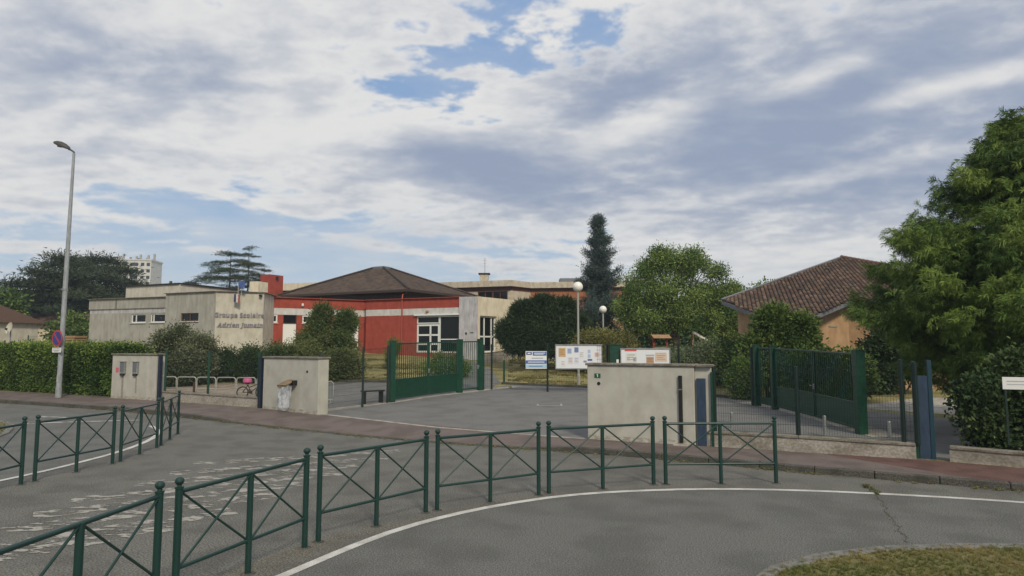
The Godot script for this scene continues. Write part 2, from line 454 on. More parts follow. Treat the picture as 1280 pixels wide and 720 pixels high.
func make_camera_and_light():
	var cam := Camera3D.new()
	cam.name = "camera"
	add_child(cam)
	cam.position = Vector3(0, 2.4, 0)
	cam.rotation_degrees.x = 5.0
	cam.fov = 46.7
	cam.near = 0.1
	cam.far = 6000.0
	var env := Environment.new()
	env.background_mode = Environment.BG_SKY
	env.sky = Sky.new()
	var sm := PanoramaSkyMaterial.new()
	sm.panorama = make_sky()
	env.sky.sky_material = sm
	env.tonemap_mode = Environment.TONE_MAPPER_LINEAR
	env.tonemap_exposure = 1.5
	env.sdfgi_enabled = true; env.ssao_enabled = true; env.ssil_enabled = true
	env.fog_enabled = true
	env.fog_density = 0.0006
	env.fog_light_color = Color(.72, .78, .85)
	var we := WorldEnvironment.new()
	we.name = "world"
	we.environment = env
	add_child(we)
	var sun := DirectionalLight3D.new()
	sun.name = "sun"
	sun.light_energy = 0.58
	sun.light_color = Color(1.0, .955, .85)
	sun.light_angular_distance = 10.0
	sun.shadow_enabled = true
	add_child(sun)
	sun.look_at_from_position(Vector3(4.2, 10, 12), Vector3.ZERO)      # veiled sun behind the viewer's right shoulder


# ---------------------------------------------------------------- ground sheets
func V2(a: Array) -> PackedVector2Array:
	var p := PackedVector2Array()
	for q in a:
		p.append(Vector2(q[0], q[1]))
	return p

# a plan polygon (x, z) laid over the terrain, `off` above it, cut into strips so that every sheet follows the slope alike
func drape(shape: Shape, poly: PackedVector2Array, off: float):
	var lo := 1e9; var hi := -1e9
	for p in poly:
		lo = minf(lo, p.y); hi = maxf(hi, p.y)
	var cuts := [lo, hi]
	for r in rise:
		if -r[0] > lo and -r[0] < hi: cuts.append(-r[0])
	cuts.sort()
	for k in cuts.size() - 1:
		var z0: float = cuts[k]; var z1: float = cuts[k + 1]
		if z1 - z0 < 1e-5: continue
		for piece in Geometry2D.intersect_polygons(poly, PackedVector2Array([Vector2(-5000, z0), Vector2(5000, z0), Vector2(5000, z1), Vector2(-5000, z1)])):
			var idx := Geometry2D.triangulate_polygon(piece)
			for i in range(0, idx.size(), 3):
				var q := []
				for j in 3:
					var e: Vector2 = piece[idx[i + j]]
					q.append(Vector3(e.x, gy(clampf(e.y, z0, z1)) + off, e.y))
				var g: Vector3 = (q[1] - q[0]).cross(q[2] - q[0]).normalized()
				if g.y < 0: g = -g
				shape.tri(q[0], q[1], q[2], g, g, g)

func sheet(called: String, pts: Array, off: float, m: Material, kind := "structure") -> MeshInstance3D:
	var s := Shape.new()
	drape(s, V2(pts), off)
	return setting(called, s, m, kind)

# a strip of constant width along a polyline (x, z)
func strip_poly(pts: Array, w: float) -> Array:
	var left := []; var right := []
	for k in pts.size():
		var a := Vector2(pts[maxi(k - 1, 0)][0], pts[maxi(k - 1, 0)][1])
		var b := Vector2(pts[mini(k + 1, pts.size() - 1)][0], pts[mini(k + 1, pts.size() - 1)][1])
		var d := (b - a).normalized()
		var o := Vector2(-d.y, d.x) * w / 2
		left.append([pts[k][0] + o.x, pts[k][1] + o.y]); right.append([pts[k][0] - o.x, pts[k][1] - o.y])
	right.reverse()
	return left + right

# points along a polyline, smoothed (Catmull-Rom), about `step` apart
func smooth_line(pts: Array, step: float) -> Array:
	var out := []
	for k in pts.size() - 1:
		var p := []
		for i in [k - 1, k, k + 1, k + 2]:
			var q = pts[clampi(i, 0, pts.size() - 1)]
			p.append(Vector2(q[0], q[1]))
		var n := maxi(1, int(round((p[2] - p[1]).length() / step)))
		for i in n:
			var e: Vector2 = p[1].cubic_interpolate(p[2], p[0], p[3], float(i) / n)
			out.append([e.x, e.y])
	out.append([pts[-1][0], pts[-1][1]])
	return out

func resample(pts: Array, step: float) -> Array:      # even spacing along a polyline
	var out := [pts[0]]
	var need := step
	for k in pts.size() - 1:
		var a := Vector2(pts[k][0], pts[k][1]); var b := Vector2(pts[k + 1][0], pts[k + 1][1])
		var l := (b - a).length()
		var at := 0.0
		while l - at >= need:
			at += need
			var e := a.lerp(b, at / l)
			out.append([e.x, e.y])
			need = step
		need -= l - at
	out.append(pts[-1])
	return out


var kerb_line := [[-140, -79], [-60, -44.3], [-30, -30.7], [-19.91, -26.24], [-17.28, -25.14], [-14.87, -24.14], [-13.25, -23.5], [-10.78, -22.0], [-8.3, -20.55], [-5.27, -18.75], [-2.91, -17.55], [-0.39, -16.4], [1.12, -15.7], [3.03, -14.72], [4.26, -13.94], [5.56, -13.14], [6.72, -12.44], [8.57, -11.42], [16, -7.2], [40, 6.5], [120, 52]]
var wall_line := [[-140, -83.5], [-60, -46.5], [-22.5, -29.6], [-16.4, -27.4], [-15.9, -26.7], [-13.6, -25.7], [-8.6, -23.2], [-6.1, -21.4], [1.87, -16.7], [4.46, -15.5], [8.43, -13.6], [9.67, -12.7], [17.5, -8.4], [42, 5], [122, 49]]

func dip(p: Vector2) -> float:       # the kerb is dropped for the crossing between x = -8 and 0.6
	return smoothstep(-10.0, -8.0, p.x) * (1.0 - smoothstep(0.3, 1.5, p.x))

func make_ground():
	var g := Shape.new()
	drape(g, V2([[-3000, -3000], [3000, -3000], [3000, 600], [-3000, 600]]), -0.09)
	setting("ground", g, mats.earth)
	# the road, up to the kerb
	var road := []
	for p in kerb_line: road.append([p[0], p[1]])
	sheet("road", road + [[120, 120], [-140, 120]], 0.0, mats.asphalt_old)
	# newer asphalt of the lane that bends round the grass island, up to its white edge line
	var edge := smooth_line([[-4.9, 4], [-4.3, -1], [-3.5, -4.6], [-2.85, -6.3], [-2.39, -7.24], [-1.85, -8.38], [-1.3, -9.25], [-0.36, -10.2], [1.04, -11.06], [2.83, -11.45], [4.42, -11.42], [5.99, -11.12], [7.91, -10.5], [10.5, -9.3], [18, -5.0], [40, 7.5]], 0.5)
	sheet("road_lane", edge + [[60, 40], [-4.9, 40]], 0.005, mats.asphalt)
	sheet("road_marking_edge_line", strip_poly(edge, 0.13), 0.010, mats.line_paint, "structure")
	# the other lane, beyond the left barriers
	var left := smooth_line([[-10.6, 6], [-10.2, 0], [-9.9, -6], [-9.4, -10.2], [-9.15, -12.2], [-9.0, -13.2], [-8.95, -15.3], [-9.2, -17.0], [-9.5, -18.1], [-9.95, -19.0], [-10.6, -19.85], [-11.4, -20.75], [-12.6, -21.8], [-14.9, -23.15], [-19.5, -25.3], [-32, -30.8]], 0.5)
	sheet("road_lane_left", left + [[-60, -43.6], [-60, 6]], 0.005, mats.asphalt)
	sheet("road_marking_edge_line_left", strip_poly(left.slice(0, 52), 0.13), 0.010, mats.line_paint)
	for q in [[[-15.3, -21.9], [-13.6, -21.6]], [[-15.4, -19.85], [-13.9, -20.55], [-11.6, -21.1]]]:
		sheet("road_marking_dash", strip_poly(q, 0.14), 0.010, mats.line_worn)
	# worn zebra stripes of the crossing
	for k in 8:
		var c := Vector2(-5.75 + .16 * k + rng.randf_range(-.2, .2), -7.9 - .98 * k)
		var a := deg_to_rad(44.0 - 3.0 * k)
		var u := Vector2(cos(a), -sin(a)); var w := Vector2(sin(a), cos(a)) * .24
		var l := rng.randf_range(1.7, 2.2)
		var q := [c - u * l - w, c + u * l - w, c + u * l + w, c - u * l + w]
		sheet("road_marking_zebra_stripe", [[q[0].x, q[0].y], [q[1].x, q[1].y], [q[2].x, q[2].y], [q[3].x, q[3].y]], 0.006, mats.zebra)
	# everything beyond the kerb lies 12 cm higher
	var far := []
	for p in wall_line: far.append([p[0], p[1]])
	sheet("lawn", far + [[400, 49], [400, -400], [-400, -400], [-400, -83.5]], 0.12, mats.lawn)
	# the pavement between kerb and walls, dropped to the road at the crossing
	var front := resample(kerb_line.slice(1, 20), 0.5)
	var pav := Shape.new(); var red := Shape.new()
	var back := []
	for p in front:
		var best := Vector2.ZERO; var bd := 1e9
		var nrm := Vector2(-0.46, -0.89)
		for k in wall_line.size() - 1:
			var hit = Geometry2D.segment_intersects_segment(Vector2(p[0], p[1]) - nrm * 1.0, Vector2(p[0], p[1]) + nrm * 12, Vector2(wall_line[k][0], wall_line[k][1]), Vector2(wall_line[k + 1][0], wall_line[k + 1][1]))
			if hit != null:
				best = hit
		if best == Vector2.ZERO: best = Vector2(p[0], p[1]) + nrm * 2.3
		back.append(best + nrm * 0.04)
	for k in front.size() - 1:
		for i in 6:
			var q := []
			for w in [[k, i], [k + 1, i], [k + 1, i + 1], [k, i + 1]]:
				var a := Vector2(front[w[0]][0], front[w[0]][1])
				var e := a.lerp(back[w[0]], w[1] / 6.0)
				q.append(Vector3(e.x, gy(e.y) + 0.124 - 0.10 * dip(a) * (1.0 - smoothstep(0.0, 0.75, w[1] / 6.0)), e.y))
			(red if front[k][0] > 7.6 else pav).quad(q[0], q[1], q[2], q[3], Vector3.UP)
	setting("pavement", pav, mats.pavement)
	setting("pavement_red", red, mats.pavement_red)
	# kerb stones
	var kerb := Node3D.new(); kerb.name = "kerb"; add_child(kerb); tag(kerb, "", "", "", "structure")
	var line := resample(kerb_line.slice(2, 19), 1.0)
	for k in line.size() - 1:
		var a := Vector2(line[k][0], line[k][1]); var b := Vector2(line[k + 1][0], line[k + 1][1])
		if (b - a).length() < 0.2: continue
		var d := (b - a).normalized()
		var o := Vector2(d.y, -d.x) * -0.06
		var s := Shape.new()
		var ta := gy(a.y) + 0.130 - 0.10 * dip(a); var tb := gy(b.y) + 0.130 - 0.10 * dip(b)
		var p0 := Vector3(a.x + o.x + d.x * .004, ta - 0.13, a.y + o.y + d.y * .004); var p1 := Vector3(b.x + o.x - d.x * .004, tb - 0.13, b.y + o.y - d.y * .004)
		s.bar(p0 + Vector3.UP * rng.randf_range(-.004, .004), p1 + Vector3.UP * rng.randf_range(-.004, .004), 0.14, 0.26, 0.018)
		part("kerb_stone", s, mats.kerb, kerb)
	# the school's drive, the path inside, the bike yard, the drive behind the right gate
	sheet("entrance_drive", [[-6.1, -21.45], [1.9, -16.65], [4.4, -15.65], [8.5, -13.7], [14.5, -11.5], [14.0, -20], [9.6, -25.2], [7.85, -27.5], [3.6, -31.2], [0.0, -32.7], [-0.9, -31.6], [-3.6, -27.3], [-5.3, -24.0], [-6.6, -22.6]], 0.124, mats.asphalt_drive)
	sheet("entrance_joint", strip_poly([[-6.0, -21.55], [-2.1, -18.72], [1.8, -16.75]], 0.16), 0.129, mats.pale_strip)
	sheet("school_path", [[-6.6, -22.6], [-5.3, -24.0], [-3.6, -27.3], [-0.9, -31.6], [-0.6, -33.6], [-1.2, -40], [-2.6, -45], [-4.5, -45.2], [-3.4, -38], [-4.4, -33.4], [-8.6, -33.8], [-14, -35], [-13, -33.4], [-8.8, -31.6], [-7.7, -28], [-8.4, -24.0]], 0.124, mats.asphalt_drive)
	sheet("bike_yard", [[-8.6, -23.5], [-13.9, -26.2], [-17.5, -30.5], [-14, -33.3], [-8.9, -31.4], [-7.8, -28], [-8.2, -24.5]], 0.124, mats.gravel)
	sheet("gate_threshold", strip_poly([[-6.35, -22.5], [-4.45, -25.2], [-3.3, -27.4], [-2.1, -29.0], [-1.3, -30.1], [-0.75, -30.9], [0.2, -31.9]], 0.5), 0.130, mats.pale_strip)
	sheet("gate_threshold_right", strip_poly([[8.7, -25.2], [9.35, -23.0], [9.55, -20.3], [9.5, -17.0]], 0.9), 0.130, mats.pale_strip)
	sheet("path_far", [[2.2, -46.5], [5.5, -38.6], [5.9, -38.8], [3.0, -47.5]], 0.125, mats.pale_strip)
	sheet("path_right", [[11.6, -23.5], [16.5, -27.0], [19, -26], [14, -21.5]], 0.126, mats.pale_strip)
	# the edge of the lawn behind the inner fence
	var ek := Node3D.new(); ek.name = "lawn_edging"; add_child(ek); tag(ek, "", "", "", "structure")
	for l in [[[-0.5, -32.95], [0.0, -32.78], [3.6, -31.28], [7.9, -27.55], [9.5, -25.6]], [[-4.4, -33.4], [-8.6, -33.8], [-14, -35]]]:
		var ln := resample(l, 1.0)
		for k in ln.size() - 1:
			var s := Shape.new()
			s.bar(Vector3(ln[k][0], sy(ln[k][1]) + .04, ln[k][1]), Vector3(ln[k + 1][0], sy(ln[k + 1][1]) + .04, ln[k + 1][1]), .1, .14, .01)
			part("edging_stone", s, mats.kerb, ek)
	# drain cover in the drive, with its pale frame
	var dr := thing("drain_cover", "square drain cover with pale concrete frame set in the entrance drive", "drain cover", Vector3(1.35, sy(-24.3) + 0.006, -24.3), -0.05)
	var s0 := Shape.new()
	for e in [[0, .42, .9, .07], [0, -.42, .9, .07], [.42, 0, .07, .77], [-.42, 0, .07, .77]]:
		s0.box(Vector3(e[0], 0, e[1]), Vector3(e[2], .012, e[3]))
	part("frame", s0, mats.pale_strip, dr)
	s0 = Shape.new(); s0.box(Vector3.ZERO, Vector3(.76, .01, .76))
	part("lid", s0, mats.asphalt_drive, dr)
	# grass islands in the road
	island([[2.2, -6.6], [2.69, -7.24], [3.3, -7.68], [4.06, -7.97], [4.9, -8.12], [6.05, -8.15], [8, -8.0], [11, -7.0], [15, -4.6], [22, -.5], [24, 6], [10, 6], [3.2, -1], [1.95, -5.4]], true)
	island([[-13.3, -16.6], [-13.45, -17.6], [-13.8, -18.5], [-14.4, -19.4], [-15.3, -20.4], [-16.8, -21.3], [-18.5, -21.9], [-22, -21], [-26, -14], [-22, -8], [-15, -10]], false)

func island(pts: Array, near: bool):
	var loop := smooth_line(pts + [pts[0]], 0.4)
	var ring := Node3D.new(); ring.name = numbered("island_kerb"); add_child(ring); tag(ring, "", "", "", "structure")
	var ev := resample(loop, 0.9)
	for k in ev.size() - 1:
		var a := Vector2(ev[k][0], ev[k][1]); var b := Vector2(ev[k + 1][0], ev[k + 1][1])
		if (b - a).length() < 0.15: continue
		var s := Shape.new()
		var h := 0.045 + rng.randf_range(-.005, .005)
		s.bar(Vector3(a.x, gy(a.y) + h - .05, a.y), Vector3(b.x, gy(b.y) + h - .05, b.y), 0.17, .12, .02)
		part("kerb_stone", s, mats.island_kerb, ring)
	var s := Shape.new()
	drape(s, V2(loop), 0.04)
	setting("island_grass_soil", s, mats.lawn_near)
	# blades: tufts of grass over the part that can be seen
	var poly := V2(loop)
	var lo := Vector2(1e9, 1e9); var hi := -lo
	for p in poly: lo = lo.min(p); hi = hi.max(p)
	if near: lo.y = -8.3; hi.y = -4.6; hi.x = minf(hi.x, 9.5)
	else: hi.x = -12.8; lo.x = -19; lo.y = -22.5; hi.y = -14
	var xf := []; var cl := []
	var tint := FastNoiseLite.new(); tint.seed = 3; tint.frequency = 0.8
	for k in (26000 if near else 9000):
		var p := Vector2(rng.randf_range(lo.x, hi.x), rng.randf_range(lo.y, hi.y))
		if not Geometry2D.is_point_in_polygon(p, poly): continue
		var sc := rng.randf_range(0.5, 1.15) * (0.8 if near else 1.1)
		var w := tint.get_noise_2d(p.x, p.y) * 0.5 + 0.5
		xf.append(Transform3D(Basis(Vector3.UP, rng.randf() * TAU).scaled(Vector3(sc, sc * rng.randf_range(.6, 1.3), sc)), Vector3(p.x, gy(p.y) + 0.035, p.y)))
		var dry := Color(.30, .225, .095); var fresh := Color(.085, .120, .022)
		cl.append(fresh.lerp(dry, clampf((w - .28) * 1.5 + rng.randf_range(-.25, .25), 0, 1)) * rng.randf_range(.7, 1.15))
	many(numbered("grass"), tuft(0.055, 7), mats.leaf, self, xf, cl)

func tuft(h: float, n: int) -> ArrayMesh:      # a tuft of bent blades
	var s := Shape.new()
	for k in n:
		var a := TAU * (k + rng.randf() * .7) / n
		var o := Vector3(cos(a), 0, sin(a)); var w := Vector3(-o.z, 0, o.x) * h * .06
		var hh := h * rng.randf_range(.6, 1.0)
		var b := o * h * .12; var m := o * h * .3 + Vector3.UP * hh * .65; var e := o * h * rng.randf_range(.5, 1.0) + Vector3.UP * hh
		s.tri(b - w, b + w, m + w * .8); s.tri(b - w, m + w * .8, m - w * .8); s.tri(m - w * .8, m + w * .8, e)
	return s.done()


# ---------------------------------------------------------------- street furniture
func v3(p, y: float) -> Vector3:
	return Vector3(p[0], y, p[1])

func make_barrier() -> Node3D:       # 2 m long along +x from its first post, standing on the ground
	var o := thing("crossing_barrier", "", "barrier", Vector3.ZERO, 0.0, "green crossing barriers")
	var post := Shape.new()
	post.lathe(Vector3.ZERO, [[.034, -.02], [.034, 1.07], [.041, 1.075], [.041, 1.092], [.022, 1.097]], 14)
	var fin := Shape.new()
	fin.lathe(Vector3.ZERO, [[.022, 1.097], [.020, 1.106], [.030, 1.114], [.040, 1.128], [.043, 1.142], [.040, 1.158], [.030, 1.172], [.014, 1.181], [.0, 1.183]], 14)
	var pm := post.done(); var fm := fin.done()
	var foot := Shape.new()
	foot.lathe(Vector3.ZERO, [[.085, -.02], [.080, .004], [.058, .009], [.034, .010]], 12)
	var fo := foot.done()
	for x in [0.035, 1.965]:
		var p := part("post", pm, mats.green, o); p.position.x = x
		part("finial", fm, mats.green, p)
		part("footing", fo, mats.kerb, p)
	var s := Shape.new()
	s.lathe(Vector3.ZERO, [[.032, -.02], [.032, 1.05], [.0, 1.052]], 14)
	var mp := part("middle_post", s, mats.green, o); mp.position.x = 1.0
	part("footing", fo, mats.kerb, mp)
	for y in [1.045, .345]:
		s = Shape.new()
		s.tube([Vector3(.06, y, 0), Vector3(1.94, y, 0)], .0225 if y > 1 else .02, 12)
		part("top_rail" if y > 1 else "bottom_rail", s, mats.green, o)
	for h in [[.07, .97], [1.03, 1.93]]:
		for w in [0, 1]:
			s = Shape.new()
			var z := .007 if w else -.007
			s.tube([Vector3(h[0], .36 if w else 1.03, z), Vector3(h[1], 1.03 if w else .36, z)], .0125, 8)
			part("brace", s, mats.green, o)
	return o

func place_barriers():
	var rows := [
		[[-3.42, -4.27], [-3.20, -6.24], "green crossing barrier nearest the viewer, running out of the bottom left corner"],
		[[-3.13, -6.36], [-2.47, -8.25], "second green crossing barrier from the bottom left corner, beside the white edge line"],
		[[-2.41, -8.44], [-1.23, -9.94], "third green crossing barrier from the bottom left, where the row starts to turn"],
		[[-1.13, -10.04], [0.46, -11.07], "green crossing barrier in front of the entrance drive, left of the white wall"],
		[[0.57, -11.15], [2.50, -11.88], "green crossing barrier before the entrance wall with the green plate"],
		[[2.65, -11.90], [4.68, -11.98], "last green crossing barrier on the right, in front of the black pipe and blue panel"],
		[[-8.56, -9.90], [-8.55, -11.90], "green crossing barrier cut by the left edge of the photo"],
		[[-8.51, -12.10], [-8.17, -13.94], "first complete green barrier of the far left row, over the white line"],
		[[-8.16, -14.13], [-8.42, -16.10], "green barrier of the far left row at the bend of the white line"],
		[[-8.50, -16.40], [-9.05, -18.35], "far end barrier of the left row, seen nearly end on by the pavement"]]
	var proto := make_barrier()
	for k in rows.size():
		var o: Node3D = proto if k == 0 else copy(proto)
		var a := Vector2(rows[k][0][0], rows[k][0][1]); var b := Vector2(rows[k][1][0], rows[k][1][1])
		o.position = Vector3(a.x, gy(a.y), a.y)
		o.rotation = Vector3(0, atan2(-(b.y - a.y), b.x - a.x), 0)
		o.rotate_object_local(Vector3(0, 0, 1), atan2(gy(b.y) - gy(a.y), (b - a).length()))
		o.scale.x = (b - a).length() / 2.0
		o.set_meta("label", rows[k][2])

# a rendered garden wall between two plan points of its front face, with a coping slab; returns the thing
func pillar_wall(called: String, label: String, a: Vector2, b: Vector2, top: float, thick: float) -> Node3D:
	var d := (b - a).normalized()
	var m := (a + b) / 2
	var o := thing(called, label, "wall", Vector3(m.x, sy(m.y), m.y), atan2(-d.y, d.x), "rendered walls of the entrance")
	var l := (b - a).length()
	var h := top - sy(m.y)
	var s := Shape.new()
	s.box(Vector3(0, h / 2 - .15, -thick / 2), Vector3(l, h + .3, thick), Basis.IDENTITY, .012)
	part("wall", s, mats.pillar, o)
	s = Shape.new()      # earth splashed up at the foot
	s.quad(Vector3(-l / 2, -.02, .003), Vector3(l / 2, -.02, .003), Vector3(l / 2, .11, .003), Vector3(-l / 2, .11, .003), Vector3(0, 0, 1))
	part("splash_dirt", s, mats.splash, o)
	s = Shape.new()
	s.box(Vector3(0, h + .03, -thick / 2), Vector3(l + .08, .06, thick + .09), Basis.IDENTITY, .01)
	part("coping", s, mats.coping, o)
	return o

func low_wall(called: String, label: String, pts: Array, top: Array, thick: float) -> Node3D:
	var o := thing(called, label, "low wall", Vector3(pts[0][0], 0, pts[0][1]))
	for k in pts.size() - 1:
		var a := Vector3(pts[k][0], 0, pts[k][1]) - o.position; var b := Vector3(pts[k + 1][0], 0, pts[k + 1][1]) - o.position
		var y0 := minf(sy(pts[k][1]), sy(pts[k + 1][1])) - .2
		a.y = 0; b.y = 0
		var n := Vector3(b.z - a.z, 0, a.x - b.x).normalized() * thick      # away from the viewer
		var s := Shape.new()
		var ta: float = top[k]; var tb: float = top[k + 1]
		var A0 := Vector3(a.x, y0, a.z); var B0 := Vector3(b.x, y0, b.z); var A1 := Vector3(a.x, ta - .06, a.z); var B1 := Vector3(b.x, tb - .06, b.z)
		s.quad(A0, B0, B1, A1, -n); s.quad(A0 + n, B0 + n, B1 + n, A1 + n, n)
		s.quad(A0, A0 + n, A1 + n, A1, a - b); s.quad(B0, B0 + n, B1 + n, B1, b - a)
		s.quad(A1, B1, B1 + n, A1 + n, Vector3.UP)
		part("wall", s, mats.concrete, o)
		var cnt := maxi(1, int(round((b - a).length() / 1.6)))
		for i in cnt:
			var q := Shape.new()
			var e := (b - a) / cnt
			var p0 := a + e * i + e.normalized() * .003 + n / 2; var p1 := a + e * (i + 1) - e.normalized() * .003 + n / 2
			p0.y = lerpf(ta, tb, float(i) / cnt) - .028; p1.y = lerpf(ta, tb, float(i + 1) / cnt) - .028
			q.bar(p0, p1, thick + .05, .056, .008)
			part("coping_slab", q, mats.coping, o)
	return o

# welded wire fence: posts and panels of real wire
func wire_fence(called: String, label: String, pts: Array, y0: Array, top: Array, pitch := 0.05, post_w := 0.06, posts := true, post_m: Material = null) -> Node3D:
	var o := thing(called, label, "fence", Vector3(pts[0][0], 0, pts[0][1]), 0.0, "green wire mesh fences")
	var pm: Material = post_m if post_m else mats.dark_post
	for k in pts.size():
		var p := Vector3(pts[k][0], 0, pts[k][1]) - o.position
		if posts:
			var s := Shape.new()
			s.box(Vector3(p.x, (y0[k] + top[k]) / 2 + .03, p.z), Vector3(post_w, top[k] - y0[k] + .10, post_w), Basis(Vector3.UP, .5), .006)
			part("post", s, pm, o)
		if k == pts.size() - 1: break
		var q := Vector3(pts[k + 1][0], 0, pts[k + 1][1]) - o.position
		var s := Shape.new()
		var l := (q - p).length()
		var d := (q - p) / l
		var r := .0032
		var n := int(l / pitch)
		for i in range(1, n):
			var e := p + d * (i * l / n)
			var f := float(i) / n
			e.y = lerpf(y0[k], y0[k + 1], f) + .05
			var g := e; g.y = lerpf(top[k], top[k + 1], f)
			s.tube([e, g], r, 3, false)
		var h := int((top[k] - y0[k]) / 0.2)
		for j in h + 1:
			var f := float(j) / h
			for w in ([0.0, .03] if j == h or j == h / 2 else [0.0]):
				s.tube([p + Vector3.UP * (lerpf(y0[k] + .05, top[k], f) - w), q + Vector3.UP * (lerpf(y0[k + 1] + .05, top[k + 1], f) - w)], r * 1.2, 3, false)
		part("wire_panel", s, mats.wire, o)
	return o

# a gate leaf of vertical bars over a sheet panel, from a to b (plan), between heights
func gate_leaf(parent: Node3D, a: Vector3, b: Vector3, h: float, solid: float, bars: int):
	var d := (b - a).normalized()
	var leaf := Node3D.new(); leaf.name = "leaf"
	parent.add_child(leaf, true)
	var f := Shape.new()
	var up := Vector3.UP
	var low := .10
	f.bar(a + up * low, a + up * h, .06, .05, .005); f.bar(b + up * low, b + up * h, .06, .05, .005)
	f.bar(a + up * (h - .025), b + up * (h - .025), .05, .05, .005)
	if solid > 0: f.bar(a + up * (solid + .02), b + up * (solid + .02), .05, .05, .005)
	f.bar(a + up * (low + .03), b + up * (low + .03), .05, .06, .005)
	part("frame", f, mats.gate_green, leaf)
	if solid > 0:
		var s := Shape.new()
		var basis := Basis(d, up, d.cross(up))
		s.box((a + b) / 2 + up * ((solid + low) / 2 + .02), Vector3((b - a).length() - .06, solid - low - .05, .022), basis)
		part("sheet_panel", s, mats.gate_green, leaf)
	var bs := Shape.new()
	var y0 := solid + .045 if solid > 0 else low + .06
	bs.box(up * ((y0 + h - .05) / 2), Vector3(.022, h - .05 - y0, .022))
	var bm := bs.done()
	for k in bars:
		var p := part("bar", bm, mats.gate_green, leaf)
		p.position = a.lerp(b, (k + 1.0) / (bars + 1))
		p.rotation.y = atan2(-d.z, d.x)

func gate_post(parent: Node3D, p: Vector3, w: float, h: float, turn: float, m: Material):
	var s := Shape.new()
	s.box(p + Vector3.UP * (h / 2 - .02), Vector3(w, h + .04, w), Basis(Vector3.UP, turn), .008)
	part("gate_post", s, m, parent)
	s = Shape.new()
	s.box(p + Vector3.UP * (h + .012), Vector3(w + .012, .02, w + .012), Basis(Vector3.UP, turn), .004)
	part("post_cap", s, m, parent)

func handle_lock(parent: Node3D, p: Vector3, d: Vector3):
	var s := Shape.new()
	s.box(p, Vector3(.08, .16, .09), Basis(d, Vector3.UP, d.cross(Vector3.UP)), .005)
	s.tube([p + Vector3(0, .03, 0) + d.cross(Vector3.UP) * .09, p + Vector3(0, .03, 0) + d.cross(Vector3.UP) * .09 - d * .12], .012, 6)
	part("lock", s, mats.galv, parent)

func place_gates():
	# left: two leaves and a walk-through leaf, running away from the street
	var p := [Vector3(-4.47, 0, -25.11), Vector3(-3.38, 0, -27.1), Vector3(-2.25, 0, -28.85), Vector3(-1.42, 0, -30.0)]
	var o := thing("double_gate", "dark green double gate with walk-through leaf, in front of the red school building", "gate", Vector3(-4.47, sy(-25.11), -25.11), 0, "dark green barred gates")
	var at := func(k): return Vector3(p[k].x, sy(p[k].z), p[k].z) - o.position
	gate_post(o, at.call(0), .20, 2.27, .5, mats.gate_green)
	gate_post(o, at.call(2), .22, 2.27, .5, mats.gate_green)
	gate_post(o, at.call(3), .22, 2.27, .5, mats.gate_green)
	var d: Vector3 = (at.call(2) - at.call(0)).normalized()
	gate_leaf(o, at.call(0) + d * .14, at.call(1) - d * .05, 2.2, .80, 15)
	gate_leaf(o, at.call(1) + d * .05, at.call(2) - d * .15, 2.2, .80, 14)
	var d2: Vector3 = (at.call(3) - at.call(2)).normalized()
	gate_leaf(o, at.call(2) + d2 * .15, at.call(3) - d2 * .15, 2.2, 0.0, 7)
	handle_lock(o, at.call(1) + Vector3.UP * 1.05, d)
	handle_lock(o, at.call(3) - d2 * .16 + Vector3.UP * 1.05, d2)
	# right: the same kind, seen through the street fence
	var p2 := [Vector3(8.72, 0, -23.95), Vector3(8.93, 0, -22.9), Vector3(9.08, 0, -20.2), Vector3(9.06, 0, -17.55)]
	var o2 := thing("double_gate", "dark green double gate behind the mesh fence, left of the conifer", "gate", Vector3(8.93, sy(-22.9), -22.9), 0, "dark green barred gates")
	var at2 := func(k): return Vector3(p2[k].x, sy(p2[k].z), p2[k].z) - o2.position
	gate_post(o2, at2.call(0), .20, 2.14, 0, mats.gate_green)
	gate_post(o2, at2.call(1), .20, 2.14, 0, mats.gate_green)
	gate_post(o2, at2.call(3), .24, 2.16, 0, mats.gate_green)
	d = (at2.call(3) - at2.call(1)).normalized()
	gate_leaf(o2, at2.call(1) + d * .14, at2.call(2) - d * .05, 2.08, .76, 18)
	gate_leaf(o2, at2.call(2) + d * .05, at2.call(3) - d * .16, 2.08, .76, 18)
	d2 = (at2.call(1) - at2.call(0)).normalized()
	gate_leaf(o2, at2.call(0) + d2 * .13, at2.call(1) - d2 * .13, 2.08, .3, 5)
	handle_lock(o2, at2.call(2) + Vector3.UP * 1.0, d)

func rectangle_part(called: String, parent: Node3D, at: Vector3, size: Vector3, m: Material, bevel := 0.0) -> MeshInstance3D:
	var s := Shape.new()
	s.box(at, size, Basis.IDENTITY, bevel)
	return part(called, s, m, parent)

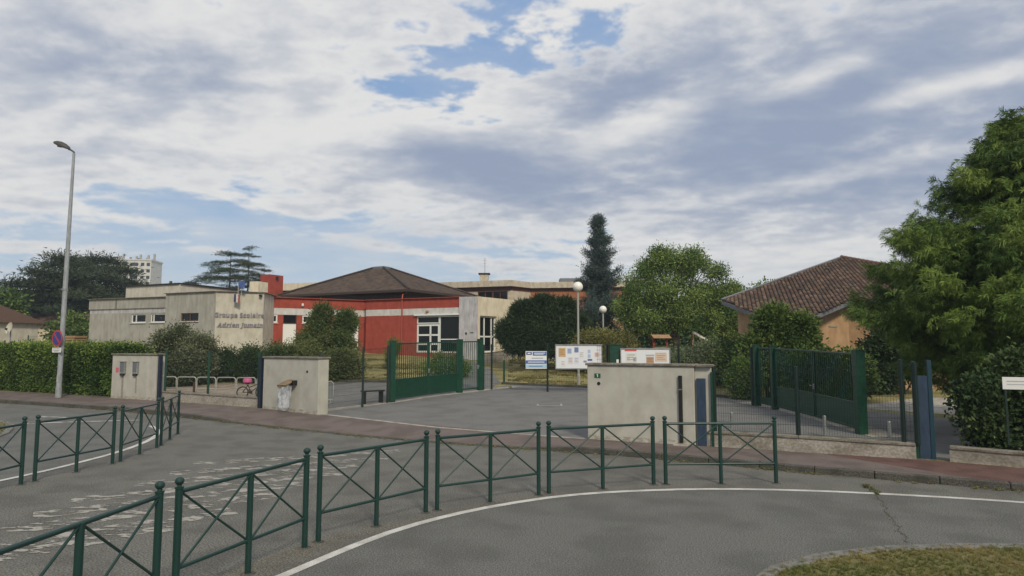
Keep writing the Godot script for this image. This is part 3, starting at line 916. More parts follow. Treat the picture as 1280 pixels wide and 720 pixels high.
func place_walls():
	var stain := func(seed_): return rough_mat(Color(.10, .085, .065), Color(.17, .15, .12), Vector3(.5, .5, .5), .05, seed_, Color(1, 1, 1), Vector3.ZERO, 1.0)
	# the pillar with the meter boxes
	var o := pillar_wall("pillar_wall", "cream rendered wall with two grey meter boxes, beside the clipped hedge", Vector2(-15.9, -26.7), Vector2(-13.62, -25.72), 2.06, .38)
	for k in 2:
		var bx := thing("meter_box", ["grey meter box on the cream wall, the one with a pink sticker beside it", "grey meter box on the cream wall, right one of the pair, nearer the blue post"][k], "meter box", o.to_global(Vector3(-.56 + k * .72, .93, .001)), o.rotation.y, "grey meter boxes")
		rectangle_part("casing", bx, Vector3(0, .28, .045), Vector3(.26, .46, .09), mats.galv, .012)
		rectangle_part("door", bx, Vector3(0, .30, .095), Vector3(.21, .34, .012), mats.zinc, .004)
		rectangle_part("hood", bx, Vector3(0, .52, .06), Vector3(.29, .022, .13), mats.galv, .004)
		rectangle_part("cable_duct", bx, Vector3(-.03, .02, .05), Vector3(.17, .09, .08), mats.dark, .008)
	alone("sticker", rect_shape(Vector3(.17, .19, .006)), plain(Color(.52, .12, .14)), "pink square sticker left of the first grey meter box", "sticker").transform = Transform3D(o.basis, o.to_global(Vector3(-.93, 1.12, .004)))
	rectangle_part("run_stain", o, Vector3(-.60, .45, .0015), Vector3(.12, .88, .003), mats.run_stain)
	rectangle_part("run_stain", o, Vector3(.16, .55, .0015), Vector3(.07, .62, .003), mats.run_stain)
	# the pillar with the litter bin
	o = pillar_wall("pillar_wall", "cream rendered wall with the litter bag, left of the green double gate", Vector2(-8.58, -23.2), Vector2(-6.16, -21.4), 2.0, .40)
	s_hole(o, Vector3(.93, 1.33, 0))
	var turn := o.rotation.y
	var bin := thing("litter_bin", "wall mounted litter ring with worn lid and a clear plastic bag hanging", "litter bin", o.to_global(Vector3(.12, 0, 0)), turn)
	var s := Shape.new()
	s.lathe(Vector3.ZERO, [[.0, -.018], [.25, -.018], [.262, 0], [.245, .022], [.10, .034], [.0, .036]], 22)
	var lid := part("lid", s, mats.lid, bin)
	lid.position = Vector3(0, .94, .25)
	lid.rotation = Vector3(.46, 0, .05)
	s = Shape.new()
	s.box(Vector3(.24, .96, .08), Vector3(.12, .16, .16), Basis.IDENTITY, .01)
	part("bracket", s, mats.black, bin)
	s = Shape.new()
	var ring := []
	for k in 21: ring.append(Vector3(cos(TAU * k / 20) * .24, .885, .26 + sin(TAU * k / 20) * .24))
	s.tube(ring, .012, 6, false)
	part("ring", s, mats.dark, bin)
	part("bag", crumpled_bag(Vector3(-.02, .89, .26), .26, .84), mats.bag, bin)
	# the wall with the house number, front of the entrance
	var a := Vector2(1.87, -16.72); var b := Vector2(4.22, -15.6)
	o = pillar_wall("entrance_wall", "wide cream rendered wall with green number plate, black pipe and grey coping", a, b, 1.93, .34)
	var l := (b - a).length()
	rectangle_part("end_stub", o, Vector3(l / 2 + .19, .85, -.24), Vector3(.38, 2.0, .30), mats.pillar, .01)
	rectangle_part("stub_coping", o, Vector3(l / 2 + .225, 1.835, -.20), Vector3(.36, .058, .44), mats.coping, .01)
	s_hole(o, Vector3(-l / 2 + .30, 1.37, 0))
	var pl := thing("number_plate", "small green plate with the number 1 on the cream entrance wall", "number plate", o.to_global(Vector3(-l / 2 + .27, 1.56, .001)), o.rotation.y)
	rectangle_part("plate", pl, Vector3(0, 0, .008), Vector3(.155, .105, .012), plain(Color(.012, .085, .035), .35), .004)
	lettering("numeral", pl, "1", .075, Vector3(0, 0, .0155), mats.white_paint)
	var pipe := thing("wall_pipe", "black square pipe running down the right part of the cream entrance wall", "pipe", o.to_global(Vector3(l / 2 - .31, 0, .001)), o.rotation.y)
	rectangle_part("duct", pipe, Vector3(0, .83, .03), Vector3(.085, 1.54, .05), mats.black, .006)
	rectangle_part("clip", pipe, Vector3(0, 1.28, .032), Vector3(.10, .03, .062), mats.zinc)
	rectangle_part("plinth", pipe, Vector3(0, .012, .10), Vector3(.34, .05, .20), mats.pale_strip, .01)
	# steel posts and panels painted blue, beside the walls
	var bp := thing("blue_panel", "upright blue steel panel against the right end of the entrance wall", "panel", o.to_global(Vector3(l / 2 + .15, 0, -.05)), o.rotation.y, "blue steel posts")
	rectangle_part("panel", bp, Vector3(0, .76, 0), Vector3(.20, 1.56, .07), mats.blue_post, .006)
	rectangle_part("edge_strip", bp, Vector3(.24, .84, -.03), Vector3(.05, 1.7, .12), mats.gate_green, .005)
	bp = thing("blue_panel", "upright blue steel panel with green edges, in the right fence before the conifer", "panel", Vector3(8.42, sy(-13.85), -13.85), -.43, "blue steel posts")
	rectangle_part("panel", bp, Vector3(.01, .83, .02), Vector3(.20, 1.70, .06), mats.blue_post, .006)
	rectangle_part("edge_strip", bp, Vector3(-.13, .98, 0), Vector3(.07, 2.0, .10), mats.gate_green, .005)
	rectangle_part("edge_strip", bp, Vector3(.15, .99, 0), Vector3(.08, 2.02, .12), mats.blue_edge, .005)
	for q in [[-13.42, -25.62, "navy steel post at the right end of the wall with the meter boxes"], [-8.70, -23.30, "navy steel post at the left end of the wall with the litter bag"]]:
		alone("steel_post", rect_shape(Vector3(.12, 1.78, .12), .006), mats.navy, q[2], "post", "blue steel posts").transform = Transform3D(Basis(Vector3.UP, -.5), Vector3(q[0], sy(q[1]) + .87, q[1]))
	low_wall("low_wall", "low concrete wall with worn coping in front of the bike hoops", [[-13.4, -25.75], [-8.85, -23.42]], [.70, .64], .24)
	low_wall("low_wall", "low concrete wall under the mesh fence, right of the entrance wall", [[4.50, -15.55], [6.2, -14.68], [8.18, -13.74]], [.46, .47, .44], .24)
	low_wall("low_wall", "low concrete wall under the conifer at the right edge", [[8.70, -13.50], [9.8, -12.72], [13.0, -11.0], [18, -8.2]], [.42, .40, .38, .36], .22)

func rect_shape(size: Vector3, bevel := 0.0) -> Shape:
	var s := Shape.new()
	s.box(Vector3.ZERO, size, Basis.IDENTITY, bevel)
	return s

func s_hole(o: Node3D, at: Vector3):
	var s := Shape.new()
	s.tube([at, at + Vector3(0, 0, .012)], .042, 14)
	part("hole_ring", s, mats.black, o)

func crumpled_bag(at: Vector3, r: float, h: float) -> Shape:
	var s := Shape.new()
	var f := FastNoiseLite.new(); f.seed = 8; f.frequency = 2.6
	var rows := 14; var segs := 28
	var g := func(i, k):
		var t := float(i) / rows
		var a := TAU * float(k % segs) / segs
		var q := r * (1.0 - .25 * t - .62 * smoothstep(.86, 1.0, t)) * (1.0 + .30 * f.get_noise_3d(cos(a) * .9, t * 1.3, sin(a) * .9) + .10 * sin(a * 7 + t * 3))
		return at + Vector3(cos(a) * q, -h * t, sin(a) * q * .72)
	for i in rows:
		for k in segs:
			s.quad(g.call(i, k), g.call(i, k + 1), g.call(i + 1, k + 1), g.call(i + 1, k), g.call(i, k) - at + Vector3(0, h * i / rows, 0))
	return s

func lettering(called: String, parent: Node3D, text: String, size: float, at: Vector3, m: Material, italic := false, bold := true, deep := .004) -> MeshInstance3D:
	var f := SystemFont.new()
	f.font_names = PackedStringArray(["Droid Serif" if italic else "Droid Sans"])
	if bold: f.font_weight = 700
	var t := TextMesh.new()
	t.text = text; t.font = f; t.font_size = 64; t.pixel_size = size / 46.0; t.depth = deep; t.curve_step = 2.0
	t.horizontal_alignment = HORIZONTAL_ALIGNMENT_CENTER; t.vertical_alignment = VERTICAL_ALIGNMENT_CENTER
	var o := part(called, t, m, parent)
	o.position = at
	if italic: o.transform.basis = Basis(Vector3(1, 0, 0), Vector3(.22, 1, 0), Vector3(0, 0, 1))
	return o

func place_fences():
	# between the two left pillars, on the low wall
	wire_fence("mesh_fence", "green mesh fence on the low wall in front of the bike hoops", [[-13.3, -25.8], [-11.15, -24.70], [-8.85, -23.5]], [.68, .66, .62], [2.20, 2.15, 2.1], .05, .085, true, mats.gate_green)
	wire_fence("mesh_fence", "dark mesh fence from the litter wall to the left gate post", [[-6.3, -22.0], [-5.22, -23.55], [-4.6, -24.9]], [.24, .28, .32], [2.15, 2.3, 2.35], .05, .07)
	wire_fence("mesh_fence", "mesh fence behind the entrance drive that carries the notice boards", [[-1.28, -30.2], [-.92, -30.4], [1.55, -29.35], [4.1, -28.85], [7.1, -28.6], [8.6, -24.1]], [.46, .46, .43, .42, .42, .3], [2.40, 2.42, 2.44, 2.44, 2.44, 2.3], .1, .07)
	wire_fence("mesh_fence", "green mesh fence on the low wall between the entrance wall and the blue panel", [[4.66, -15.55], [6.25, -14.78], [8.06, -13.93], [8.28, -13.82]], [.44, .44, .42, .42], [1.84, 1.88, 2.05, 2.0], .05, .07)
	alone("short_post", rect_shape(Vector3(.10, 1.2, .10), .01), mats.gate_green, "short green post on the lawn edge between the pedestrian gate and the blue sign", "post").position = Vector3(-.39, sy(-33.1) + .55, -33.1)
	wire_fence("mesh_fence", "low green mesh fence across the far lawn by the playground", [[5.2, -37.8], [7.4, -37.5], [9.6, -37.2], [11.6, -37.0]], [.95, .93, .9, .9], [2.9, 2.86, 2.82, 2.8], .1, .06, true, mats.gate_green)
	wire_fence("mesh_fence", "blue green fence far behind the clipped hedge at the left", [[-40.5, -56], [-36, -55], [-31.8, -54]], [2, 2, 2], [3.25, 3.2, 3.15], .08, .08, true, mats.gate_green)

func place_boards():
	# blue and white sign
	var z := -29.30
	var o := thing("school_sign", "blue and white sign on the fence, left of the large notice board", "sign", Vector3(1.05, 1.45, z + .12), .06)
	rectangle_part("panel", o, Vector3(0, .36, 0), Vector3(.92, .76, .02), mats.white_paint, .003)
	rectangle_part("emblem_box", o, Vector3(-.31, .645, .0125), Vector3(.24, .125, .004), plain(Color(.03, .06, .22)))
	rectangle_part("heading_band", o, Vector3(.15, .63, .0125), Vector3(.60, .165, .004), plain(Color(.055, .13, .38)))
	rectangle_part("middle_band", o, Vector3(0, .27, .0125), Vector3(.91, .15, .004), plain(Color(.045, .12, .40)))
	rectangle_part("lower_band", o, Vector3(0, .09, .0125), Vector3(.91, .15, .004), plain(Color(.33, .52, .68)))
	for q in [[.15, .655, .48, .03, mats.white_paint], [.12, .605, .40, .022, mats.white_paint], [0, .27, .72, .035, mats.white_paint], [-.02, .09, .60, .03, plain(Color(.06, .12, .34))], [.05, .44, .50, .03, plain(Color(.20, .27, .45))], [-.31, .645, .13, .05, mats.white_paint]]:
		rectangle_part("printed_line", o, Vector3(q[0], q[1], .0155), Vector3(q[2], q[3], .003), q[4])
	# large notice board
	o = board("notice_board", "large white notice board with one orange notice, left of the green cabinet", Vector3(2.88, 1.42, -28.95), .02, 2.0, 1.06)
	papers(o, [[-.72, .72, .30, .38, Color(.52, .33, .16)], [-.40, .78, .18, .22, Color(.32, .40, .62)], [-.10, .83, .18, .22, Color(.16, .22, .42)], [.45, .76, .13, .16, Color(.45, .55, .72)], [.45, .56, .13, .16, Color(.40, .52, .72)], [.48, .40, .20, .08, Color(.10, .12, .30)], [.78, .62, .18, .20, Color(.60, .44, .42)], [.27, .33, .14, .08, Color(.22, .22, .30)], [-.36, .38, .21, .28, Color(.62, .58, .62)], [.12, .62, .21, .29, Color(.66, .66, .68)], [-.10, .38, .2, .28, Color(.60, .62, .70)], [-.68, .25, .2, .27, Color(.67, .67, .68)]])
	# green cabinet
	o = thing("green_cabinet", "dark green cabinet with a white label between the two notice boards", "cabinet", Vector3(4.42, sy(-28.75), -28.75))
	rectangle_part("casing", o, Vector3(0, 1.02, 0), Vector3(.50, 2.04, .30), mats.gate_green, .012)
	rectangle_part("roof", o, Vector3(0, 2.06, 0), Vector3(.56, .035, .36), mats.gate_green, .008)
	rectangle_part("label", o, Vector3(.08, 1.30, .153), Vector3(.10, .26, .004), mats.white_paint)
	rectangle_part("handle", o, Vector3(.19, 1.02, .165), Vector3(.03, .16, .03), mats.black, .004)
	# second notice board
	o = board("notice_board", "second white notice board with a red heading, above the entrance wall coping", Vector3(5.66, 1.30, -28.5), -.02, 2.08, 1.02)
	papers(o, [[-.62, .93, .50, .075, Color(.55, .10, .085)], [-.60, .62, .46, .42, Color(.62, .62, .62)], [-.72, .58, .14, .20, Color(.58, .54, .48)], [.20, .52, .32, .26, Color(.42, .26, .16)], [.20, .72, .36, .07, Color(.40, .40, .44)], [.66, .62, .50, .32, Color(.60, .47, .38)], [.66, .81, .46, .05, Color(.50, .44, .40)], [-.45, .55, .14, .18, Color(.55, .58, .64)]])
	# white sign at the right edge
	o = thing("fence_sign", "white rectangular sign hung before the conifer at the right edge", "sign", Vector3(9.92, 1.56, -13.1), -.42)
	rectangle_part("panel", o, Vector3(0, .12, 0), Vector3(.62, .24, .012), mats.white_paint, .003)
	rectangle_part("printed_line", o, Vector3(0, .16, .0075), Vector3(.48, .022, .003), plain(Color(.40, .42, .45)))
	rectangle_part("printed_line", o, Vector3(-.04, .10, .0075), Vector3(.40, .018, .003), plain(Color(.42, .44, .47)))
	var s := Shape.new()
	for x in [-.26, .26]: s.box(Vector3(x, -.42, -.025), Vector3(.035, 1.3, .035))
	part("stake", s, mats.dark_post, o)

func board(called: String, label: String, at: Vector3, turn: float, w: float, h: float) -> Node3D:
	var o := thing(called, label, "notice board", at, turn, "white notice boards")
	rectangle_part("backing", o, Vector3(0, h / 2, 0), Vector3(w, h, .05), plain(Color(.68, .70, .74), .35))
	for e in [[0, h - .02, w + .04, .05], [0, .02, w + .04, .05]]:
		rectangle_part("frame_rail", o, Vector3(e[0], e[1], .01), Vector3(e[2], e[3], .09), mats.galv, .006)
	for x in [-w / 2, w / 2]:
		rectangle_part("frame_stile", o, Vector3(x, h / 2, .01), Vector3(.04, h - .05, .085), mats.galv, .006)
	return o

func papers(o: Node3D, l: Array):
	for k in l.size():
		var q = l[k]
		var p := rectangle_part("notice", o, Vector3(q[0], q[1], .0285 + .001 * (k % 3)), Vector3(q[2], q[3], .003), plain(q[4], .6))
		p.rotation.z = 0.0
		if q[3] > .15:      # printed lines
			var dark: Color = q[4] * .45
			for i in 3:
				var s := Shape.new()
				s.box(Vector3(q[0] - q[2] * .08 * (i % 2), q[1] + q[3] * (.28 - .24 * i), .0315 + .001 * (k % 3)), Vector3(q[2] * (.7 - .14 * (i % 2)), q[3] * .07, .002))
				part("print", s, plain(Color(dark.r, dark.g, dark.b), .7), p)

func place_lamps():
	# tall street lamp at the left
	var o := thing("street_lamp", "tall grey street lamp with a single tilted head at the left", "street lamp", Vector3(-18.08, sy(-26.87), -26.87))
	var s := Shape.new()
	s.tube([Vector3(0, -.1, 0), Vector3(0, .4, 0), Vector3(0, .42, 0), Vector3(.02, 5.0, 0), Vector3(.05, 9.95, 0)], [.115, .115, .098, .085, .050], 14)
	part("pole", s, mats.lamp_pole, o)
	rectangle_part("hatch", o, Vector3(.0, .75, .10), Vector3(.09, .30, .02), mats.lamp_pole, .004)
	s = Shape.new()
	s.lathe(Vector3.ZERO, [[.0, 4.28], [.115, 4.28], [.115, 4.36], [.0, 4.36]], 10)
	part("bracket_ring", s, mats.galv, o)
	s = Shape.new()
	s.tube([Vector3(.05, 9.88, 0), Vector3(.05, 10.0, 0), Vector3(-.06, 10.08, .02), Vector3(-.16, 10.11, .04)], .035, 10)
	part("arm", s, mats.lamp_grey, o)
	var head := Shape.new()
	var d := Basis(Vector3(0, 0, 1), -.42) * Basis(Vector3(1, 0, 0), .35)
	var pr := [[.0, .04, .05], [.08, .10, .10], [.25, .15, .15], [.45, .17, .16], [.62, .14, .12], [.74, .05, .05]]
	for k in pr.size() - 1:
		for i in 10:
			var q := []
			for w in [[k, i], [k + 1, i], [k + 1, i + 1], [k, i + 1]]:
				var a = PI * w[1] / 10.0
				q.append(Vector3(-.10, 10.10, .03) + d * Vector3(-pr[w[0]][0], sin(a) * pr[w[0]][2], cos(a) * pr[w[0]][1]))
			head.quad(q[0], q[1], q[2], q[3], d * Vector3(0, sin(PI * (i + .5) / 10), cos(PI * (i + .5) / 10)))
		var f := []
		for w in [[k, 1], [k + 1, 1], [k + 1, -1], [k, -1]]:
			f.append(Vector3(-.10, 10.10, .03) + d * Vector3(-pr[w[0]][0], -.005, w[1] * pr[w[0]][1]))
		head.quad(f[0], f[1], f[2], f[3], Vector3.DOWN)
	var hd := part("lamp_head", head, mats.lamp_grey, o)
	s = Shape.new()
	s.ball(Vector3(-.10, 10.09, .03) + d * Vector3(-.38, -.01, 0), Vector3(.20, .05, .10), 12, 6)
	part("lens", s, plain(Color(.12, .115, .10), .25), hd)
	# no parking sign on the lamp
	var n := Vector3(-.42, 0, .90).normalized()
	o = thing("no_parking_sign", "round blue and red no parking sign on the street lamp pole", "road sign", Vector3(-18.13, 2.22, -26.87) + n * .13, atan2(n.x, n.z))
	s = Shape.new(); s.tube([Vector3(0, .50, 0), Vector3(0, .50, .012)], .335, 28)
	part("disc", s, plain(Color(.40, .035, .035), .4), o)
	s = Shape.new(); s.tube([Vector3(0, .50, .012), Vector3(0, .50, .016)], .265, 28)
	part("blue_field", s, plain(Color(.025, .035, .20), .4), o)
	s = Shape.new(); s.box(Vector3(0, .50, .018), Vector3(.07, .53, .005), Basis(Vector3(0, 0, 1), PI / 4))
	part("red_bar", s, plain(Color(.40, .035, .035), .4), o)
	s = Shape.new(); s.box(Vector3(0, .5, -.03), Vector3(.5, .03, .04))
	part("rail", s, mats.galv, o)
	rectangle_part("lower_plate", o, Vector3(0, .03, 0), Vector3(.56, .19, .012), mats.white_paint, .003)
	for q in [[.07, .40], [.0, .44], [-.05, .30]]: rectangle_part("printed_line", o, Vector3(0, .03 + q[0] * .8, .008), Vector3(q[1], .022, .003), plain(Color(.30, .30, .30)))
	# globe lamps
	for g in [[3.22, -32.5, 5.30, .235, "taller lamp post with a white globe behind the large notice board"], [5.50, -40.3, 4.62, .215, "smaller lamp post with a white globe in front of the blue spruce"]]:
		var y := sy(g[1])
		o = thing("globe_lamp", g[4], "lamp post", Vector3(g[0], y, g[1]), 0, "globe lamps of the school yard")
		s = Shape.new()
		s.lathe(Vector3.ZERO, [[.075, -.1], [.075, .5], [.055, .54], [.048, g[2] - y - g[3]], [.085, g[2] - y - g[3] + .01], [.085, g[2] - y - g[3] + .05], [.0, g[2] - y - g[3] + .06]], 12)
		part("post", s, mats.white_pole, o)
		s = Shape.new()
		s.ball(Vector3(0, g[2] - y, 0), Vector3.ONE * g[3] * 1.05, 24, 14)
		part("globe", s, mats.globe, o)

func place_bikes():
	# hoops: the first built, the others copies
	var proto: Node3D
	var names_ := ["first grey bike hoop, next to the navy post of the meter box wall", "second grey bike hoop from the meter box wall", "third grey bike hoop, just left of the green fence post", "fourth grey bike hoop, just right of the green fence post", "fifth grey bike hoop, left of the child's bicycle", "sixth grey bike hoop, behind the child's bicycle"]
	for k in 6:
		var p := Vector3(-14.2 + k * .86, 0, -27.7 + k * .12)
		p.y = sy(p.z)
		if k == 0:
			proto = thing("bike_hoop", names_[0], "bike hoop", p, 0, "grey bike hoops behind the low wall")
			var s := Shape.new()
			var l := [Vector3(-.38, -.1, 0), Vector3(-.38, .62, 0)]
			for i in 7: l.append(Vector3(-.28 - cos(PI / 2 * i / 6.0) * .10, .66 + sin(PI / 2 * i / 6.0) * .10, 0))
			for i in 7: l.append(Vector3(.28 + sin(PI / 2 * i / 6.0) * .10, .66 + cos(PI / 2 * i / 6.0) * .10, 0))
			l.append_array([Vector3(.38, .62, 0), Vector3(.38, -.1, 0)])
			s.tube(l, .024, 8)
			part("hoop", s, mats.hoop, proto)
			s = Shape.new()
			s.tube([Vector3(-.37, .30, 0), Vector3(.37, .30, 0)], .018, 8)
			part("crossbar", s, mats.hoop, proto)
		else:
			copy(proto, names_[k]).position = p
	for q in [[-14.1, -27.2, "rusty short post among the bike hoops, the left one"], [-12.75, -27.0, "rusty short post among the bike hoops, the right one"]]:
		alone("short_stake", rect_shape(Vector3(.07, .62, .07), .005), mats.brown, q[2], "post").position = Vector3(q[0], sy(q[1]) + .28, q[1])
	# a child's bicycle
	var y := sy(-26.7)
	var o := thing("bicycle", "child's black bicycle with a pink helmet on it, leaning behind the low wall", "bicycle", Vector3(-10.25, y, -26.55), .12)
	for x in [-.36, .36]:
		var w := Node3D.new(); w.name = "wheel"; o.add_child(w, true)
		var t := Shape.new(); var rr := Shape.new(); var sp := Shape.new()
		var c := Vector3(x, .235, 0)
		var a := []; var b := []
		for k in 25:
			a.append(c + Vector3(cos(TAU * k / 24), sin(TAU * k / 24), 0) * .215); b.append(c + Vector3(cos(TAU * k / 24), sin(TAU * k / 24), 0) * .188)
		t.tube(a, .022, 8, false); rr.tube(b, .010, 6, false)
		for k in 12: sp.tube([c, c + Vector3(cos(TAU * k / 12), sin(TAU * k / 12), 0) * .188], .002, 3, false)
		sp.tube([c - Vector3(0, 0, .05), c + Vector3(0, 0, .05)], .018, 8)
		part("tyre", t, mats.black, w); part("rim", rr, mats.galv, w); part("spokes", sp, mats.galv, w)
	var f := Shape.new()
	var rear := Vector3(-.36, .235, 0); var bb := Vector3(-.05, .24, 0); var seat := Vector3(-.16, .52, 0); var head_ := Vector3(.24, .56, 0); var front := Vector3(.36, .235, 0)
	for e in [[rear, bb], [rear, seat], [bb, seat], [bb, head_ - Vector3(-.02, .08, 0)], [seat - Vector3(-.02, .10, 0), head_], [head_ + Vector3(-.03, .06, 0), head_ + Vector3(.04, -.12, 0)], [head_ + Vector3(.04, -.12, 0), front]]:
		f.tube(e, .016, 8)
	part("frame", f, mats.black, o)
	var h := Shape.new()
	h.tube([head_ + Vector3(-.03, .06, 0), Vector3(.20, .68, 0)], .012, 6)
	h.tube([Vector3(.12, .70, -.24), Vector3(.20, .70, -.10), Vector3(.20, .70, .10), Vector3(.12, .70, .24)], .013, 6)
	part("handlebar", h, mats.galv, o)
	var sd := Shape.new()
	sd.ball(Vector3(-.19, .60, 0), Vector3(.12, .035, .07), 12, 6); sd.tube([seat, Vector3(-.18, .58, 0)], .013, 6)
	part("saddle", sd, mats.black, o)
	var ck := Shape.new()
	ck.tube([bb - Vector3(0, 0, .01), bb + Vector3(0, 0, .01)], .07, 14); ck.tube([bb + Vector3(0, 0, .05), bb + Vector3(.10, -.08, .05)], .009, 6); ck.tube([bb - Vector3(0, 0, .05), bb + Vector3(-.10, .08, -.05)], .009, 6)
	ck.box(bb + Vector3(.10, -.08, .09), Vector3(.07, .02, .07)); ck.box(bb + Vector3(-.10, .08, -.09), Vector3(.07, .02, .07))
	part("crank", ck, mats.dark, o)
	o.rotation.x = -.06
	var hel := thing("helmet", "pink helmet hanging on the saddle of the child's bicycle", "helmet", Vector3(-10.42, y + .60, -26.50))
	var s := Shape.new()
	s.lathe(Vector3.ZERO, [[.165, .02], [.175, .05], [.165, .12], [.13, .18], [.07, .215], [.0, .225]], 18)
	part("shell", s, plain(Color(.52, .10, .25), .4), hel)
	s = Shape.new(); s.tube([Vector3(-.12, .04, 0), Vector3(0, -.10, .03), Vector3(.12, .04, 0)], .008, 5)
	part("strap", s, mats.black, hel)
	# crowd barrier and bench behind the dark fence
	o = thing("crowd_barrier", "grey metal crowd barrier behind the dark fence, right of the litter wall", "barrier", Vector3(-7.15, sy(-24.75), -24.75), -.05)
	s = Shape.new()
	s.tube([Vector3(-.7, .14, 0), Vector3(-.7, .72, 0), Vector3(-.62, .80, 0), Vector3(.52, .80, 0), Vector3(.60, .72, 0), Vector3(.60, .14, 0), Vector3(-.7, .14, 0)], .019, 8)
	part("frame", s, mats.hoop, o)
	for k in 10:
		s = Shape.new(); s.tube([Vector3(-.58 + k * .118, .14, 0), Vector3(-.58 + k * .118, .80, 0)], .007, 5, false)
		part("bar", s, mats.hoop, o)
	s = Shape.new()
	for x in [-.6, .5]: s.bar(Vector3(x, .02, -.28), Vector3(x, .02, .28), .04, .03); s.tube([Vector3(x, .02, 0), Vector3(x, .14, 0)], .015, 6)
	part("foot", s, mats.hoop, o)
	o = thing("bench", "low dark backless bench behind the dark fence, left of the gate", "bench", Vector3(-5.12, sy(-24.75), -24.75), .75)
	rectangle_part("seat", o, Vector3(0, .46, 0), Vector3(.86, .045, .30), mats.dark, .008)
	for x in [-.36, .36]: rectangle_part("leg", o, Vector3(x, .21, 0), Vector3(.05, .46, .26), mats.dark, .005)
	# small steel bollards behind the right fence
	var bl := ["galvanised bollard nearest the entrance wall, behind the right fence", "galvanised bollard under the right gate's middle post", "galvanised bollard beside the thick end post of the right gate"]
	var bp := [[6.06, -18.64, .42], [7.95, -17.2, .52], [9.42, -16.9, .42]]
	for k in 3:
		s = Shape.new()
		s.lathe(Vector3.ZERO, [[.045, -.1], [.045, bp[k][2] - .03], [.035, bp[k][2]], [.0, bp[k][2] + .005]], 12)
		alone("bollard", s, mats.galv, bl[k], "bollard", "galvanised bollards").position = Vector3(bp[k][0], sy(bp[k][1]), bp[k][1])


# ---------------------------------------------------------------- buildings
# wall of a building (absolute plan points); windows are parts with frame and panes as sub-parts
func bwall(o: Node3D, called: String, a, b, y0: float, y1: float, m: Material, holes := [], depth := .16) -> MeshInstance3D:
	var s := Shape.new()
	s.wall(Vector2(a[0], a[1]), Vector2(b[0], b[1]), y0, y1, holes, depth)
	return part(called, s, m, o)

func window(o: Node3D, called: String, a, b, u0: float, u1: float, y0: float, y1: float, cols: Array, rows: Array, fm: Material, gm: Material, back := .11, fw := .07, sill := true):
	var A := Vector2(a[0], a[1]); var B := Vector2(b[0], b[1])
	var d := (B - A).normalized()
	var d3 := Vector3(d.x, 0, d.y); var out := Vector3(-d.y, 0, d.x)
	var basis := Basis(d3, Vector3.UP, out)
	var w := Node3D.new(); w.name = called
	o.add_child(w, true)
	var at := func(u, y, k): return Vector3(A.x, y, A.y) + d3 * u - out * k
	var s := Shape.new()
	for u in [u0 + fw / 2, u1 - fw / 2]: s.box(at.call(u, (y0 + y1) / 2, back - .02), Vector3(fw, y1 - y0, .07), basis)
	for y in [y0 + fw / 2, y1 - fw / 2]: s.box(at.call((u0 + u1) / 2, y, back - .021), Vector3(u1 - u0 - 2 * fw, fw, .068), basis)
	for c in cols: s.box(at.call(lerpf(u0, u1, c), (y0 + y1) / 2, back - .022), Vector3(fw, y1 - y0 - 2 * fw, .066), basis)
	for r in rows: s.box(at.call((u0 + u1) / 2, lerpf(y0, y1, r), back - .0235), Vector3(u1 - u0 - 2 * fw, fw, .063), basis)
	part("frame", s, fm, w)
	var cu := [0.0] + cols + [1.0]; var ry := [0.0] + rows + [1.0]
	for i in cu.size() - 1:
		for j in ry.size() - 1:
			s = Shape.new()
			s.box(at.call(lerpf(u0, u1, (cu[i] + cu[i + 1]) / 2), lerpf(y0, y1, (ry[j] + ry[j + 1]) / 2), back), Vector3((u1 - u0) * (cu[i + 1] - cu[i]) - .01, (y1 - y0) * (ry[j + 1] - ry[j]) - .01, .012), basis)
			part("pane", s, gm, w)
	if sill:
		s = Shape.new()
		s.box(at.call((u0 + u1) / 2, y0 - .03, -.02), Vector3(u1 - u0 + .12, .05, .12), basis)
		part("sill", s, mats.band, w)

func flat_roof(o: Node3D, pts: Array, y: float, m: Material):
	var s := Shape.new()
	var idx := Geometry2D.triangulate_polygon(V2(pts))
	for k in range(0, idx.size(), 3):
		s.tri(v3(pts[idx[k]], y), v3(pts[idx[k + 1]], y), v3(pts[idx[k + 2]], y), Vector3.UP, Vector3.UP, Vector3.UP)
	part("roof", s, m, o)

func closed_walls(o: Node3D, called: String, pts: Array, y0: float, y1: float, m: Material, skip := []):
	for k in pts.size():
		if k in skip: continue
		bwall(o, called, pts[k], pts[(k + 1) % pts.size()], y0, y1, m)

func coping_bar(o: Node3D, called: String, pts: Array, y: float, w: float, h: float, m: Material):
	for k in pts.size() - 1:
		var s := Shape.new()
		var a := v3(pts[k], y); var b := v3(pts[k + 1], y)
		s.bar(a, b, w, h, .01)
		part(called, s, m, o)

func lerp2(a, b, t: float) -> Array:
	return [lerpf(a[0], b[0], t), lerpf(a[1], b[1], t)]

# u (metres from a) at which the ray through column px of the plan meets the wall a-b: kept as plain arithmetic on plan directions
func ux(a, b, slope: float) -> float:
	var A := Vector2(a[0], a[1]); var d := (Vector2(b[0], b[1]) - A); var l := d.length(); d /= l
	# point (x, z) with x = -slope * z
	return (-slope * A.y - A.x) / (d.x + slope * d.y)

func px(p: float) -> float:
	return (p - 640.0) / 834.0

